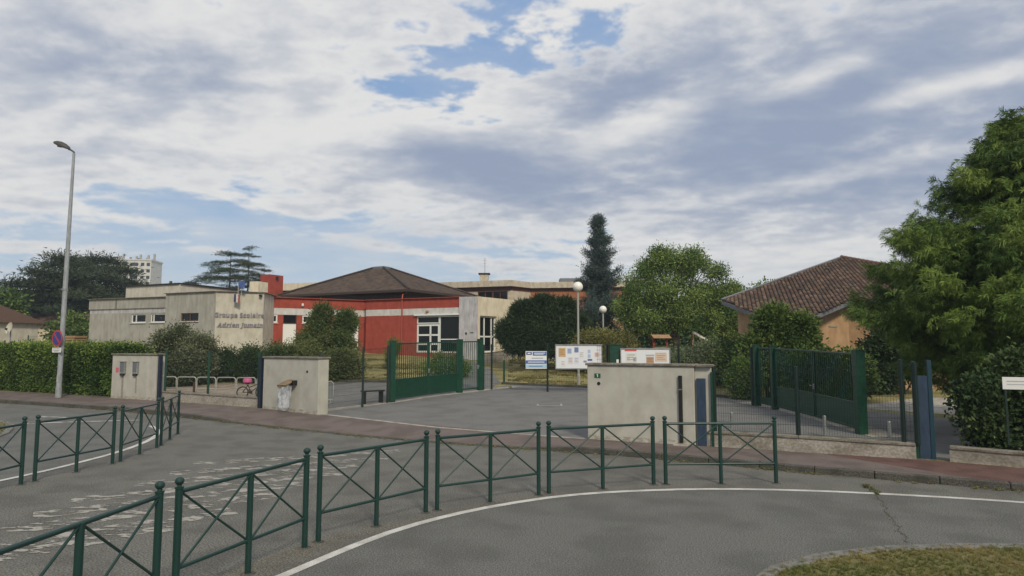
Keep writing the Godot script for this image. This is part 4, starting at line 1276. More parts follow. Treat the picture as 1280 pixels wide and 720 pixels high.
func place_school():
	# ---- the white flat-roofed part at the left
	var A0 := [-23.3, -44.8]; var A1 := [-19.08, -42.9]; var A2 := [-16.37, -43.9]; var A3 := [-17.0, -50.0]; var A4 := [-25.0, -50.0]
	var o := thing("school_wing", "pale flat roofed school block with metal lettering on its front wall", "building", Vector3(-20, 1, -47))
	o.position = Vector3.ZERO
	var y0 := .8; var top := 5.92
	bwall(o, "wall", A0, A1, y0, top, mats.render_grey, [[ux(A0, A1, px(226)), ux(A0, A1, px(248)), 4.05, 4.58]])
	window(o, "window", A0, A1, ux(A0, A1, px(226)), ux(A0, A1, px(248)), 4.05, 4.58, [.5], [], mats.brown, mats.glass)
	bwall(o, "wall", A1, A2, y0, top, mats.render)
	bwall(o, "wall", A2, A3, y0, top, mats.render); bwall(o, "wall", A3, A4, y0, top, mats.render_grey); bwall(o, "wall", A4, A0, y0, top, mats.render_grey)
	flat_roof(o, [A0, A1, A2, A3, A4], top - .25, mats.concrete)
	coping_bar(o, "coping", [A0, A1, A2, A3], top + .02, .28, .05, mats.coping)
	# letters on the front
	var d := (Vector2(A2[0], A2[1]) - Vector2(A1[0], A1[1])).normalized()
	var turn := atan2(-d.y, d.x)
	var out := Vector3(-d.y, 0, d.x)
	var mid_ := lerp2(A1, A2, .5)
	var l1 := lettering("letters", o, "Groupe Scolaire", .285, v3(mid_, 4.42) + out * .05, mats.letter, false, true, .05)
	l1.rotation.y = turn
	var l2 := lettering("letters", o, "Adrien Jomain", .27, v3(lerp2(A1, A2, .53), 3.78) + out * .05, mats.letter, true, true, .05)
	l2.transform.basis = Basis(Vector3.UP, turn) * l2.transform.basis
	rectangle_part("floodlight", o, v3(lerp2(A1, A2, .93), 5.72) + out * .16, Vector3(.18, .12, .22), mats.black, .02)
	# ---- the lower wing further left
	var B0 := [-31.65, -50.0]; var B1 := [-23.6, -46.9]; var B2 := [-26.6, -56.0]; var B3 := [-34.6, -57.0]
	o = thing("school_wing", "long pale flat roofed school wing with two small windows, behind the hedge", "building")
	top = 5.88
	var w0 := ux(B0, B1, px(164)); var w1 := ux(B0, B1, px(182)); var w2 := ux(B0, B1, px(188)); var w3 := ux(B0, B1, px(207))
	bwall(o, "wall", B0, B1, .9, 4.82, mats.render_grey, [[w0, w1, 4.1, 4.72], [w2, w3, 4.1, 4.72]])
	window(o, "window", B0, B1, w0, w1, 4.1, 4.72, [.30], [], mats.frame, mats.glass)
	window(o, "window", B0, B1, w2, w3, 4.1, 4.72, [.18], [], mats.frame, mats.glass)
	bwall(o, "lilac_band", B0, B1, 4.82, 5.14, mats.render_lilac)
	var nb := (Vector2(B1[0], B1[1]) - Vector2(B0[0], B0[1])).normalized()
	var of := Vector2(-nb.y, nb.x) * .10
	bwall(o, "parapet", [B0[0] + of.x, B0[1] + of.y], [B1[0] + of.x, B1[1] + of.y], 5.14, top, mats.render_grey)
	var ps := Shape.new()
	ps.quad(v3([B0[0] + of.x, B0[1] + of.y], 5.14), v3([B1[0] + of.x, B1[1] + of.y], 5.14), v3(B1, 5.14), v3(B0, 5.14), Vector3.DOWN)
	ps.quad(v3([B0[0] + of.x, B0[1] + of.y], 5.14), v3(B0, 5.14), v3(B0, top), v3([B0[0] + of.x, B0[1] + of.y], top), Vector3.LEFT)
	part("parapet_underside", ps, mats.render_grey, o)
	bwall(o, "wall", B1, B2, .9, top, mats.render_grey); bwall(o, "wall", B2, B3, .9, top, mats.render_grey); bwall(o, "wall", B3, B0, .9, top, mats.render_grey)
	flat_roof(o, [B0, B1, B2, B3], top - .15, mats.concrete)
	coping_bar(o, "coping", [[B0[0] + of.x, B0[1] + of.y], [B1[0] + of.x, B1[1] + of.y]], top + .02, .3, .05, mats.coping)
	rectangle_part("downpipe", o, v3(lerp2(B0, B1, .33), 5.5) + Vector3(of.x, 0, of.y) * 1.4, Vector3(.05, .7, .05), mats.zinc)
	# ---- penthouse on top
	o = thing("roof_block", "plain beige block with dark roof edge on top of the flat school roof", "building")
	var P := [[-30.2, -52.0], [-24.75, -49.5], [-22.6, -55.0], [-28.5, -58.0]]
	closed_walls(o, "wall", P, 5.6, 7.02, mats.render)
	flat_roof(o, P, 7.0, mats.concrete)
	coping_bar(o, "roof_edge", [P[0], P[1], P[2]], 7.07, .24, .10, mats.dark)
	o = thing("roof_block", "small beige stack standing between the flags and the red chimney", "chimney")
	P = [[-19.75, -50.0], [-19.0, -49.75], [-18.7, -50.9], [-19.6, -51.2]]
	closed_walls(o, "wall", P, 5.6, 7.26, mats.render_cream); flat_roof(o, P, 7.25, mats.concrete)
	o = thing("red_chimney", "square red rendered chimney rising behind the pale school block", "chimney")
	P = [[-20.55, -54.2], [-19.6, -53.7], [-18.95, -55.0], [-19.9, -55.5]]
	closed_walls(o, "wall", P, 5.0, 8.22, mats.red_render); flat_roof(o, P, 8.2, mats.concrete)
	rectangle_part("vent", o, Vector3(-19.2, 7.95, -54.30), Vector3(.22, .25, .06), mats.black).rotation.y = .0
	o = thing("roof_slab_block", "low beige flat roofed block with dark windows between the red chimney and the tiled roof", "building")
	P = [[-22.2, -60.0], [-17.2, -58.6], [-16.0, -64], [-21, -66]]
	closed_walls(o, "fascia", P, 7.38, 8.02, mats.render_cream); flat_roof(o, P, 8.0, mats.concrete)
	var PI_ := [[-22.0, -60.3], [-17.4, -59.0], [-16.3, -63.8], [-20.9, -65.6]]
	closed_walls(o, "window_band", PI_, 6.75, 7.38, mats.glass_dim)
	closed_walls(o, "wall", PI_, 3.0, 6.75, mats.red_render)

	# ---- red wing
	var W0 := [-17.0, -46.4]; var W1 := [-10.9, -50.2]
	o = thing("red_wing", "low red school wing with white band and white doors behind the shrub", "building")
	var holes := [[.05, ux(W0, W1, px(347)), 4.05, 4.62], [ux(W0, W1, px(354)), ux(W0, W1, px(371)), 1.6, 4.62], [ux(W0, W1, px(378)), ux(W0, W1, px(396)), 4.05, 4.62], [ux(W0, W1, px(439)), ux(W0, W1, px(449)), 1.6, 4.62]]
	bwall(o, "wall", W0, W1, 1.0, 4.62, mats.red_render, holes)
	bwall(o, "band", W0, W1, 4.62, 5.08, mats.band)
	bwall(o, "parapet", W0, W1, 5.08, 5.80, mats.red_render)
	coping_bar(o, "coping", [W0, W1], 5.83, .3, .06, mats.red_render)
	var wb := [[-11.5, -57.0], [-19.5, -55.5]]
	bwall(o, "wall", W1, wb[0], 1.0, 5.8, mats.red_render); bwall(o, "wall", wb[0], wb[1], 1.0, 5.8, mats.red_render); bwall(o, "wall", wb[1], W0, 1.0, 5.8, mats.red_render)
	flat_roof(o, [W0, W1, wb[0], wb[1]], 5.6, mats.concrete)
	for k in [0, 2]: window(o, "window", W0, W1, holes[k][0], holes[k][1], holes[k][2], holes[k][3], [], [], mats.frame, mats.glass, .10, .10)
	for k in [1, 3]:
		window(o, "door_light", W0, W1, holes[k][0], holes[k][1], 4.0, 4.62, [], [], mats.brown, mats.glass, .11, .05, false)
		var dd := (Vector2(W1[0], W1[1]) - Vector2(W0[0], W0[1])).normalized()
		var c := lerp2(W0, W1, ((holes[k][0] + holes[k][1]) / 2) / 7.186)
		var s := Shape.new()
		s.box(v3(c, 2.8) - Vector3(-dd.y, 0, dd.x) * .12, Vector3(holes[k][1] - holes[k][0] - .02, 2.4, .05), Basis(Vector3.UP, atan2(-dd.y, dd.x)), .01)
		var dr := part("door", s, mats.white_paint, o)
		s = Shape.new()
		s.box(v3(c, 2.75) + Vector3(dd.x, 0, dd.y) * .3 - Vector3(-dd.y, 0, dd.x) * .07, Vector3(.05, .14, .05))
		part("handle", s, mats.black, dr)
	rectangle_part("wall_lamp", o, v3(lerp2(W0, W1, .33), 5.35) + Vector3(.05, 0, .1), Vector3(.14, .2, .14), mats.white_paint, .03)

	# ---- red hall front with the glazed door
	var F0 := [-10.8, -49.3]; var F1 := [-3.59, -46.0]; var F2 := [-2.28, -45.55]
	o = thing("red_hall", "red rendered school hall with white band, glazed entrance and brown tiled hip roof", "building")
	var d0 := ux(F0, F1, px(521)); var d1 := ux(F0, F1, px(549)); var d2 := ux(F0, F1, px(574.5))
	bwall(o, "wall", F0, F1, 1.2, 4.62, mats.red_render, [[d0, d2, 1.95, 4.60]], .2)
	bwall(o, "band", F0, F1, 4.62, 5.08, mats.band)
	bwall(o, "parapet", F0, F1, 5.08, 5.78, mats.red_render)
	coping_bar(o, "coping", [F0, F1], 5.80, .3, .05, mats.red_render)
	window(o, "entrance_door", F0, F1, d0, d1, 1.97, 3.95, [.60], [.30, .62], mats.frame, mats.glass, .10, .12, false)
	window(o, "transom", F0, F1, d0, d1, 4.0, 4.52, [], [], mats.frame, mats.glass, .10, .07, false)
	window(o, "entrance_window", F0, F1, d1 + .01, d2, 1.97, 4.52, [], [.28, .36], mats.frame, mats.glass, .10, .07, false)
	var hd := (Vector2(F1[0], F1[1]) - Vector2(F0[0], F0[1])).normalized()
	var ho := Vector3(-hd.y, 0, hd.x)
	var s := Shape.new()
	s.bar(v3(lerp2(F0, F1, (d0 - .15) / 7.93), 4.60) + ho * .06, v3(lerp2(F0, F1, (d2 + .02) / 7.93), 4.60) + ho * .06, .22, .10, .01)
	part("lintel", s, mats.frame, o)
	s = Shape.new(); s.ball(v3(lerp2(F0, F1, (d0 + .9) / 7.93), 4.85) + ho * .08, Vector3(.13, .09, .08), 10, 6)
	part("wall_lamp", s, mats.tan_wood, o)
	s = Shape.new()
	var dpx := lerp2(F0, F1, ux(F0, F1, px(503)) / 7.93)
	s.tube([v3(dpx, 1.8) + ho * .06, v3(dpx, 5.75) + ho * .06, v3(dpx, 6.1) + ho * .02, v3(dpx, 6.35) - ho * .5], .05, 8)
	part("downpipe", s, mats.red_pipe, o)
	# lilac corner pier and the cream side
	var n := Vector2(-hd.y, hd.x) * .12
	bwall(o, "pier", [F1[0] + n.x, F1[1] + n.y], [F2[0] + n.x, F2[1] + n.y], .9, 5.80, mats.render_lilac)
	bwall(o, "pier", F1, [F1[0] + n.x, F1[1] + n.y], .9, 5.80, mats.render_lilac)
	var C0 := [F2[0] + n.x, F2[1] + n.y]; var C1 := [1.75, -51.3]
	var c0 := ux(C0, C1, px(600)); var c1 := ux(C0, C1, px(621)); var c2 := ux(C0, C1, px(633.5)); var c3 := ux(C0, C1, px(647))
	bwall(o, "wall", C0, C1, .9, 5.80, mats.render_cream, [[c0, c1, 2.0, 4.50], [c2, c3, 2.0, 4.50]], .3)
	for q in [[c0, c1], [c2, c3]]: window(o, "tall_window", C0, C1, q[0], q[1], 2.0, 4.50, [.36, .78], [.43], mats.frame, mats.glass, .22, .10)
	bwall(o, "wall", C1, [-4, -60], .9, 5.8, mats.render_cream); bwall(o, "wall", [-4, -60], F0, .9, 5.8, mats.red_render)
	flat_roof(o, [F0, F1, C0, C1, [-4, -60]], 5.55, mats.concrete)
	# lettered mark on the pier: a small dark emblem and a line
	s = Shape.new()
	var pm := lerp2(F1, F2, .38)
	s.tube([v3(pm, 3.28) + ho * .125, v3(pm, 3.28) + ho * .135], .09, 12)
	part("emblem", s, plain(Color(.03, .05, .055)), o)
	s = Shape.new()
	var pm2 := lerp2(F1, F2, .68)
	s.box(v3(pm2, 3.33) + ho * .13, Vector3(.28, .07, .01), Basis(Vector3.UP, atan2(-hd.y, hd.x)))
	part("emblem_line", s, plain(Color(.06, .08, .085)), o)
	# upper hall and its hip roof
	var E := Vector3(-7.35, 6.44, -47.6); var L := Vector3(-18.9, 6.44, -53.6); var R := Vector3(-2.65, 6.44, -55.9); var K := L + R - E
	var inset := func(p, q, t): return p.lerp(q, t)
	var ctr := (E + K) / 2
	var up := []
	for p in [L, E, R, K]: up.append([lerpf(p.x, ctr.x, .13), lerpf(p.z, ctr.z, .13)])
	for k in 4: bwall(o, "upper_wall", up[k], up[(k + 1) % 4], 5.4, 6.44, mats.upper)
	s = Shape.new()
	s.quad(E, R, K, L, Vector3.DOWN)
	part("soffit", s, mats.brown_dark, o)
	var apex := 8.78
	var top_q := []
	for p in [L, E, R, K]: top_q.append(Vector3(lerpf(ctr.x, p.x, .085), apex, lerpf(ctr.z, p.z, .085)))
	s = Shape.new()
	var eaves := [L, E, R, K]
	for k in 4: roof_courses(s, eaves[k], eaves[(k + 1) % 4], top_q[(k + 1) % 4], top_q[k], .34, .26, [Color(.098, .066, .050), Color(.120, .082, .062), Color(.080, .058, .046), Color(.110, .082, .066)], false)
	tag(part("roof_tiles", s, mats.tile, o), "", "", "", "stuff")
	s = Shape.new()
	for k in 4: s.tube([eaves[k] + Vector3.UP * .06, top_q[k] + Vector3.UP * .05], .10, 8)
	part("hip_ridge", s, mats.brown_dark, o)
	s = Shape.new()
	for k in 4: s.bar(eaves[k] - Vector3.UP * .04, eaves[(k + 1) % 4] - Vector3.UP * .04, .12, .20, .02)
	part("gutter", s, mats.brown_dark, o)
	s = Shape.new()
	var cap := PackedVector2Array()
	for p in top_q: cap.append(Vector2(p.x, p.z))
	s.prism(cap, apex - .05, apex + .16)
	part("roof_cap", s, mats.zinc, o)
	# low ramp wall before the cream side
	o = low_wall("ramp_wall", "low pale wall along the ramp in front of the cream side of the school", [[-1.65, -43.6], [.2, -46.6], [1.9, -49.4]], [1.98, 2.2, 2.42], .2)

	# ---- two-storey building behind
	o = thing("two_storey_school", "long two storey school building with pale roof fascia and orange brick, behind the pines", "building")
	var Rr := [[-14, -68], [-6.63, -64.3], [-.07, -62.0], [1.85, -64.3], [12.5, -62.8], [14, -75], [-14, -78]]
	for k in Rr.size(): bwall(o, "fascia", Rr[k], Rr[(k + 1) % Rr.size()], 8.02, 8.58, mats.fascia)
	flat_roof(o, Rr, 8.45, mats.concrete)
	var ins := []
	for p in Rr: ins.append([lerpf(p[0], 0, .03), lerpf(p[1], -70.0, .06)])
	s = Shape.new()
	s.prism(V2(Rr), 7.98, 8.02)
	part("soffit", s, mats.brown_dark, o)
	for k in ins.size(): bwall(o, "brown_band", ins[k], ins[(k + 1) % ins.size()], 7.62, 7.98, mats.brown_red)
	var g0 := ux(ins[1], ins[2], px(597)); var g1 := ux(ins[1], ins[2], px(634.5))
	bwall(o, "wall", ins[0], ins[1], 1.5, 7.62, mats.fascia)
	bwall(o, "wall", ins[1], ins[2], 1.5, 7.62, mats.fascia, [[g0, g1, 6.72, 7.60]])
	var gw := (g1 - g0) / 2
	for k in 2: window(o, "window", ins[1], ins[2], g0 + gw * k, g0 + gw * (k + 1) - .02, 6.72, 7.60, [.5], [], mats.brown_red, mats.glass, .12, .07, false)
	bwall(o, "wall", ins[2], ins[3], 1.5, 7.62, mats.fascia)
	var h0 := ux(ins[3], ins[4], px(664)); var h1 := ux(ins[3], ins[4], px(684))
	bwall(o, "brick_wall", ins[3], ins[4], 1.5, 7.62, mats.brick_render)
	bwall(o, "wall", ins[4], ins[5], 1.5, 7.62, mats.brick_render); bwall(o, "wall", ins[5], ins[6], 1.5, 7.62, mats.brick_render); bwall(o, "wall", ins[6], ins[0], 1.5, 7.62, mats.fascia)
	o = thing("chimney", "squat pale chimney with an aerial on the two storey roof", "chimney", Vector3(-2.75, 8.45, -66))
	rectangle_part("stack", o, Vector3(0, .5, 0), Vector3(.85, 1.1, .85), mats.fascia, .02)
	rectangle_part("cap", o, Vector3(0, 1.12, 0), Vector3(1.15, .12, 1.1), mats.dark, .02)
	s = Shape.new()
	s.tube([Vector3(.05, 1.1, 0), Vector3(.05, 2.75, 0)], .025, 6); s.tube([Vector3(-.2, 2.45, 0), Vector3(.3, 2.45, 0)], .012, 5); s.tube([Vector3(-.15, 2.2, 0), Vector3(.25, 2.2, 0)], .012, 5)
	part("aerial", s, mats.zinc, o)
	# roof vent box
	alone("roof_vent", rect_shape(Vector3(2.2, .5, 1.2), .05), mats.zinc, "grey vent box on the two storey roof left of the spruce", "roof vent").position = Vector3(5.8, 8.85, -66)
	# ---- low orange building behind the deciduous tree
	o = thing("orange_block", "low orange school building with cream top, half hidden behind the leafy tree", "building")
	var Q := [[6.6, -55.0], [10.75, -55.6], [10.9, -60.5], [6.8, -60]]
	var q0 := ux(Q[0], Q[1], px(780)); var q1 := ux(Q[0], Q[1], px(786)); var q2 := ux(Q[0], Q[1], px(788)); var q3 := ux(Q[0], Q[1], px(791))
	bwall(o, "wall", Q[0], Q[1], 1.5, 4.55, mats.orange_render, [[q0, q1, 2.2, 4.3], [q2, q3, 2.2, 4.3]])
	for k in [[q0, q1], [q2, q3]]: window(o, "window", Q[0], Q[1], k[0], k[1], 2.2, 4.3, [], [.5], mats.frame, mats.glass, .11, .05, false)
	bwall(o, "cream_top", Q[0], Q[1], 4.55, 5.5, mats.render_cream)
	for k in [1, 2, 3]: bwall(o, "wall", Q[k], Q[(k + 1) % 4], 1.5, 5.5, mats.orange_render)
	flat_roof(o, Q, 5.4, mats.concrete)

# tiles laid in courses on a sloping quad: eave a-b, top c (above b), d (above a)
func roof_courses(s: Shape, a: Vector3, b: Vector3, c: Vector3, d: Vector3, course: float, width: float, cols: Array, rounded: bool, stepped := false):
	var rows := int(((d - a).length() + (c - b).length()) / 2 / course)
	var nrm := (b - a).cross(d - a).normalized()
	if nrm.y < 0: nrm = -nrm
	var along := (b - a).normalized()
	var slope := nrm.cross(along).normalized()
	if slope.y < 0: slope = -slope
	for r in rows:
		var p0 := a.lerp(d, float(r) / rows); var p1 := b.lerp(c, float(r) / rows)
		var step := (d - a).dot(slope) / rows
		var n := maxi(1, int((p1 - p0).length() / width))
		for k in n:
			var e := p0.lerp(p1, float(k) / n); var f := p0.lerp(p1, float(k + 1) / n)
			s.col = (cols[rng.randi() % cols.size()] as Color) * rng.randf_range(.82, 1.15)
			tile_piece(s, e, f, slope * step * 1.12, nrm, rounded)
	s.col = Color(1, 1, 1)

func tile_piece(s: Shape, e: Vector3, f: Vector3, up: Vector3, nrm: Vector3, rounded: bool):
	if not rounded:
		var lift := nrm * .035
		s.quad(e + lift, f + lift, f + up, e + up, nrm)
		s.quad(e, f, f + lift, e + lift, -up)
		return
	var segs := 4
	var w := f - e
	var prev0 := Vector3.ZERO; var prev1 := Vector3.ZERO; var pn := Vector3.ZERO
	for i in segs + 1:
		var t := PI * i / segs
		var off := w * (.5 - cos(t) * .42) + nrm * (sin(t) * w.length() * .30 + .015)
		var a := e + off + nrm * .022; var b := e + off + up
		var nn := (w.normalized() * -cos(t) + nrm * (sin(t) + .15)).normalized()
		if i > 0:
			s.tri(prev0, a, b, pn, nn, nn); s.tri(prev0, b, prev1, pn, nn, pn)
			s.tri(e + w * .5 + nrm * .01, prev0, a, -up.normalized(), -up.normalized(), -up.normalized())
		prev0 = a; prev1 = b; pn = nn
	# the trough between two covers
	s.quad(f - w * .12 + nrm * .004, f + w * .12 + nrm * .004, f + w * .12 + up, f - w * .12 + up, nrm)

func place_house():
	# the tiled house at the right: one big slope falling towards its low near corner
	var o := thing("tiled_house", "ochre rendered house with brown canal tile roof at the right, behind hedge and gate", "house")
	var f := func(x, z): return 3.2 + .094 * (x - 11.17) + .2977 * (-z - 27.0)
	var plan := [[11.17, -27.0], [15.36, -30.0], [16.6, -29.5], [21.0, -31.0], [20.4, -35.8], [19.5, -39.2], [10.09, -32.0]]
	var P := []
	for p in plan: P.append(Vector3(p[0], f.call(p[0], p[1]), p[1]))
	var nrm := Vector3(-.094, 1, .2977).normalized()
	var down := (Vector3(0, -1, 0) - nrm * Vector3(0, -1, 0).dot(nrm)).normalized()
	var side := down.cross(nrm).normalized()
	if side.x < 0: side = -side
	var o3: Vector3 = P[0]
	var poly := PackedVector2Array()
	for p in P: poly.append(Vector2((p - o3).dot(side), (p - o3).dot(-down)))
	var s := Shape.new()
	var cols := [Color(.100, .056, .038), Color(.135, .082, .056), Color(.080, .050, .036), Color(.165, .110, .078), Color(.068, .050, .040), Color(.118, .082, .060)]
	var lo := Vector2(1e9, 1e9); var hi := -lo
	for p in poly: lo = lo.min(p); hi = hi.max(p)
	var cw := .185; var ch := .30
	for j in int((hi.y - lo.y) / ch) + 2:
		for i in int((hi.x - lo.x) / cw) + 2:
			var c := lo + Vector2(i * cw, j * ch)
			if not Geometry2D.is_point_in_polygon(c + Vector2(cw / 2, ch * .6), poly): continue
			var e := o3 + side * c.x - down * c.y + side * rng.randf_range(-.008, .008)
			s.col = (cols[rng.randi() % cols.size()] as Color) * rng.randf_range(.80, 1.2)
			tile_piece(s, e + nrm * .02, e + side * cw + nrm * .02, -down * ch * 1.15 - nrm * .012, nrm, true)
	s.col = Color(1, 1, 1)
	tag(part("roof_tiles", s, mats.tile, o), "", "", "", "stuff")
	# roof deck under the tiles, back slope, trims
	s = Shape.new()
	var idx := Geometry2D.triangulate_polygon(poly)
	for k in range(0, idx.size(), 3):
		s.tri(P[idx[k]] - nrm * .02, P[idx[k + 1]] - nrm * .02, P[idx[k + 2]] - nrm * .02, nrm, nrm, nrm)
		s.tri(P[idx[k]] - nrm * .16, P[idx[k + 1]] - nrm * .16, P[idx[k + 2]] - nrm * .16, -nrm, -nrm, -nrm)
	part("roof_deck", s, mats.brown_dark, o)
	s = Shape.new()
	for k in [[6, 0], [0, 1], [1, 2], [2, 3]]: s.bar(P[k[0]] - nrm * .09, P[k[1]] - nrm * .09, .05, .17, .005)
	part("verge_board", s, mats.zinc, o)
	s = Shape.new()
	s.bar(P[6] + nrm * .06, P[5] + nrm * .06, .16, .09, .02)
	part("top_flashing", s, mats.zinc, o)
	for k in 11:
		s = Shape.new()
		var e: Vector3 = P[5].lerp(P[4], k / 11.0) + nrm * .05; var g: Vector3 = P[5].lerp(P[4], (k + 1.12) / 11.0) + nrm * .04
		s.tube([e, g], [.13, .11], 8)
		part("ridge_tile", s, mats.ridge, o)
	for q in [[14.0, -32.3], [17.2, -36.2]]:
		s = Shape.new()
		var e := Vector3(q[0], f.call(q[0], q[1]), q[1])
		s.tube([e, e + nrm * .16], .10, 8)
		part("tile_vent", s, mats.dark, o)
	# walls, set back under the roof
	var wp := [[10.75, -31.75], [11.45, -28.6], [12.75, -28.9], [13.0, -29.6], [15.45, -30.65], [16.5, -30.1], [20.5, -31.4], [20.0, -35.6], [19.1, -38.2]]
	for k in wp.size():
		var a = wp[k]; var b = wp[(k + 1) % wp.size()]
		s = Shape.new()
		var ta: float = f.call(a[0], a[1]) - .15; var tb: float = f.call(b[0], b[1]) - .15
		s.quad(v3(a, .3), v3(b, .3), v3(b, tb), v3(a, ta), Vector3(-(b[1] - a[1]), 0, b[0] - a[0]))
		part("wall", s, mats.orange_render, o)
	s = Shape.new()
	s.box(Vector3(12.55, 2.1, -28.25), Vector3(.22, 3.3, .22), Basis.IDENTITY, .01)
	part("post", s, mats.brown, o)
	for q in [[wp[0], wp[1], .55, 3.35], [wp[3], wp[4], .62, 3.3]]:
		var a = q[0]; var b = q[1]
		var d := Vector2(b[0] - a[0], b[1] - a[1]).normalized()
		s = Shape.new()
		s.box(v3(lerp2(a, b, q[2]), q[3]) + Vector3(-d.y, 0, d.x) * .015, Vector3(.5, .05, .03), Basis(Vector3.UP, atan2(-d.y, d.x)))
		part("wall_slot", s, mats.concrete, o)

func place_far_things():
	# tower block
	var o := thing("tower_block", "white high rise block far away above the cedar", "tower block", Vector3(-183.5, 0, -322), .12)
	rectangle_part("wall", o, Vector3(0, 21, 0), Vector3(20.6, 44.6, 13), mats.tower)
	rectangle_part("roof_slab", o, Vector3(0, 43.6, 0), Vector3(21.2, .7, 13.6), mats.tower)
	var ws := rect_shape(Vector3(1.5, 1.5, .3)).done()
	var wd := rect_shape(Vector3(3.4, 1.6, .3)).done()
	for k in 12:
		for c in [[-8.2, 0], [-5.0, 0], [-1.2, 0], [2.6, 1], [6.4, 0], [9.0, 0]]:
			var w := part("window", wd if c[1] else ws, mats.glass_dim, o)
			w.position = Vector3(c[0], 41.4 - k * 3.1, 6.42)
	for k in 9:
		rectangle_part("roof_stack", o, Vector3(-9.6 + k * 2.4, 44.6 + (k % 3) * .35, rng.randf_range(-3, 3)), Vector3(.8, 2.2 + (k % 3) * .7, .8), mats.render_grey)
	# small houses behind the hedge at the left
	o = thing("small_house", "low pale house with brown roof at the left edge behind the hedge", "house", Vector3(-46.4, 2.0, -58), -.35)
	rectangle_part("wall", o, Vector3(-3, 1.2, 0), Vector3(11, 2.6, 7), mats.render)
	var s := Shape.new()
	s.quad(Vector3(-9, 2.45, 4.1), Vector3(2.9, 2.45, 4.1), Vector3(2.9, 3.9, 0), Vector3(-9, 3.9, 0), Vector3(0, 1, .4)); s.quad(Vector3(-9, 2.45, -4.1), Vector3(2.9, 2.45, -4.1), Vector3(2.9, 3.9, 0), Vector3(-9, 3.9, 0), Vector3(0, 1, -.4))
	s.tri(Vector3(2.9, 2.45, 4.1), Vector3(2.9, 2.45, -4.1), Vector3(2.9, 3.9, 0)); s.tri(Vector3(-9, 2.45, 4.1), Vector3(-9, 2.45, -4.1), Vector3(-9, 3.9, 0))
	part("roof", s, mats.far_roof, o)
	o = thing("small_house", "second low roof behind the satellite dish, partly hidden by the cedar", "house", Vector3(-50, 2.2, -76), -.2)
	rectangle_part("wall", o, Vector3(0, 1.4, 0), Vector3(12, 3.0, 8), mats.render_cream)
	s = Shape.new()
	s.quad(Vector3(-6.8, 2.8, 4.8), Vector3(6.8, 2.8, 4.8), Vector3(6.8, 4.6, 0), Vector3(-6.8, 4.6, 0), Vector3(0, 1, .4)); s.quad(Vector3(-6.8, 2.8, -4.8), Vector3(6.8, 2.8, -4.8), Vector3(6.8, 4.6, 0), Vector3(-6.8, 4.6, 0), Vector3(0, 1, -.4))
	part("roof", s, mats.far_roof, o)
	# satellite dish on a pole
	o = thing("satellite_dish", "pale round dish on a thin pole behind the hedge at the left edge", "satellite dish", Vector3(-30.0, sy(-40) + .45, -40))
	s = Shape.new(); s.tube([Vector3(0, -.6, 0), Vector3(0, 2.0, 0)], .035, 8)
	part("pole", s, mats.galv, o)
	s = Shape.new()
	s.lathe(Vector3.ZERO, [[.0, 0], [.18, .015], [.33, .06], [.36, .075]], 20)
	var dish := part("dish", s, mats.dish, o)
	dish.position = Vector3(.02, 2.0, .08); dish.rotation = Vector3(PI / 2 - .25, 0, .5)
	s = Shape.new(); s.tube([Vector3(0, 1.72, .1), Vector3(.05, 1.9, .42)], .012, 6); s.box(Vector3(.05, 1.95, .44), Vector3(.09, .12, .09))
	part("receiver", s, mats.black, o)
	# stacked pallets
	o = thing("pallet_stack", "tan stack of wooden pallets behind the hedge, left of the pale school wing", "pallet stack", Vector3(-34.6, 2.0, -52.5), -.3)
	for k in 8:
		rectangle_part("pallet", o, Vector3((k % 2) * .06, -.2 + k * .19, 0), Vector3(1.9, .15, 1.1), mats.tan_wood, .01)
	# flags on the front wall
	for q in [[.46, 5.55, .30, "french tricolour flag hanging from a pole on the lettered wall", true], [.53, 5.95, -.10, "blue flag on a pole above the lettered wall", false]]:
		var base := Vector3(lerpf(-19.08, -16.37, q[0]), q[1] - .45, lerpf(-42.9, -43.9, q[0]) + .05)
		o = thing("flag", q[3], "flag", base, .2, "flags on the lettered wall")
		s = Shape.new(); s.tube([Vector3(0, 0, 0), Vector3(.10, 1.15, .55)], .018, 6)
		part("pole", s, mats.white_paint, o)
		if q[4]:
			for k in 3:
				s = Shape.new()
				cloth(s, Vector3(-.16 + k * .125, .66 - k * .02, .42), .125, .52, k)
				part("stripe", s, [plain(Color(.03, .035, .12)), plain(Color(.52, .50, .53)), plain(Color(.30, .08, .05))][k], o)
		else:
			s = Shape.new()
			cloth(s, Vector3(-.10, 1.12, .54), .40, .46, 5)
			part("cloth", s, plain(Color(.055, .09, .26)), o)
	# playground things
	o = thing("slide", "small white slide in the far playground beside the ochre house", "slide", Vector3(12.4, sy(-44), -44), -.1)
	s = Shape.new()
	s.bar(Vector3(-.5, 1.98, 0), Vector3(.52, 1.36, 0), .42, .05, .01); s.bar(Vector3(-.5, 2.05, .22), Vector3(.52, 1.43, .22), .05, .14, .01); s.bar(Vector3(-.5, 2.05, -.22), Vector3(.52, 1.43, -.22), .05, .14, .01)
	part("chute", s, mats.white_paint, o)
	s = Shape.new()
	for x in [[-.5, 1.95], [0.0, 1.65], [.5, 1.35]]: s.tube([Vector3(x[0], -.1, .2), Vector3(x[0], x[1], .2)], .035, 6); s.tube([Vector3(x[0], -.1, -.2), Vector3(x[0], x[1], -.2)], .035, 6)
	part("frame", s, mats.tan_wood, o)
	o = thing("play_house", "small wooden play hut under the leafy tree", "play hut", Vector3(9.3, sy(-42), -42), .2)
	for q in [[-.45, 0], [.45, 0]]: rectangle_part("post", o, Vector3(q[0], .9, 0), Vector3(.10, 2.0, .10), mats.red_render)
	rectangle_part("panel", o, Vector3(0, .75, .06), Vector3(.8, .9, .05), mats.tan_wood, .01)
	s = Shape.new()
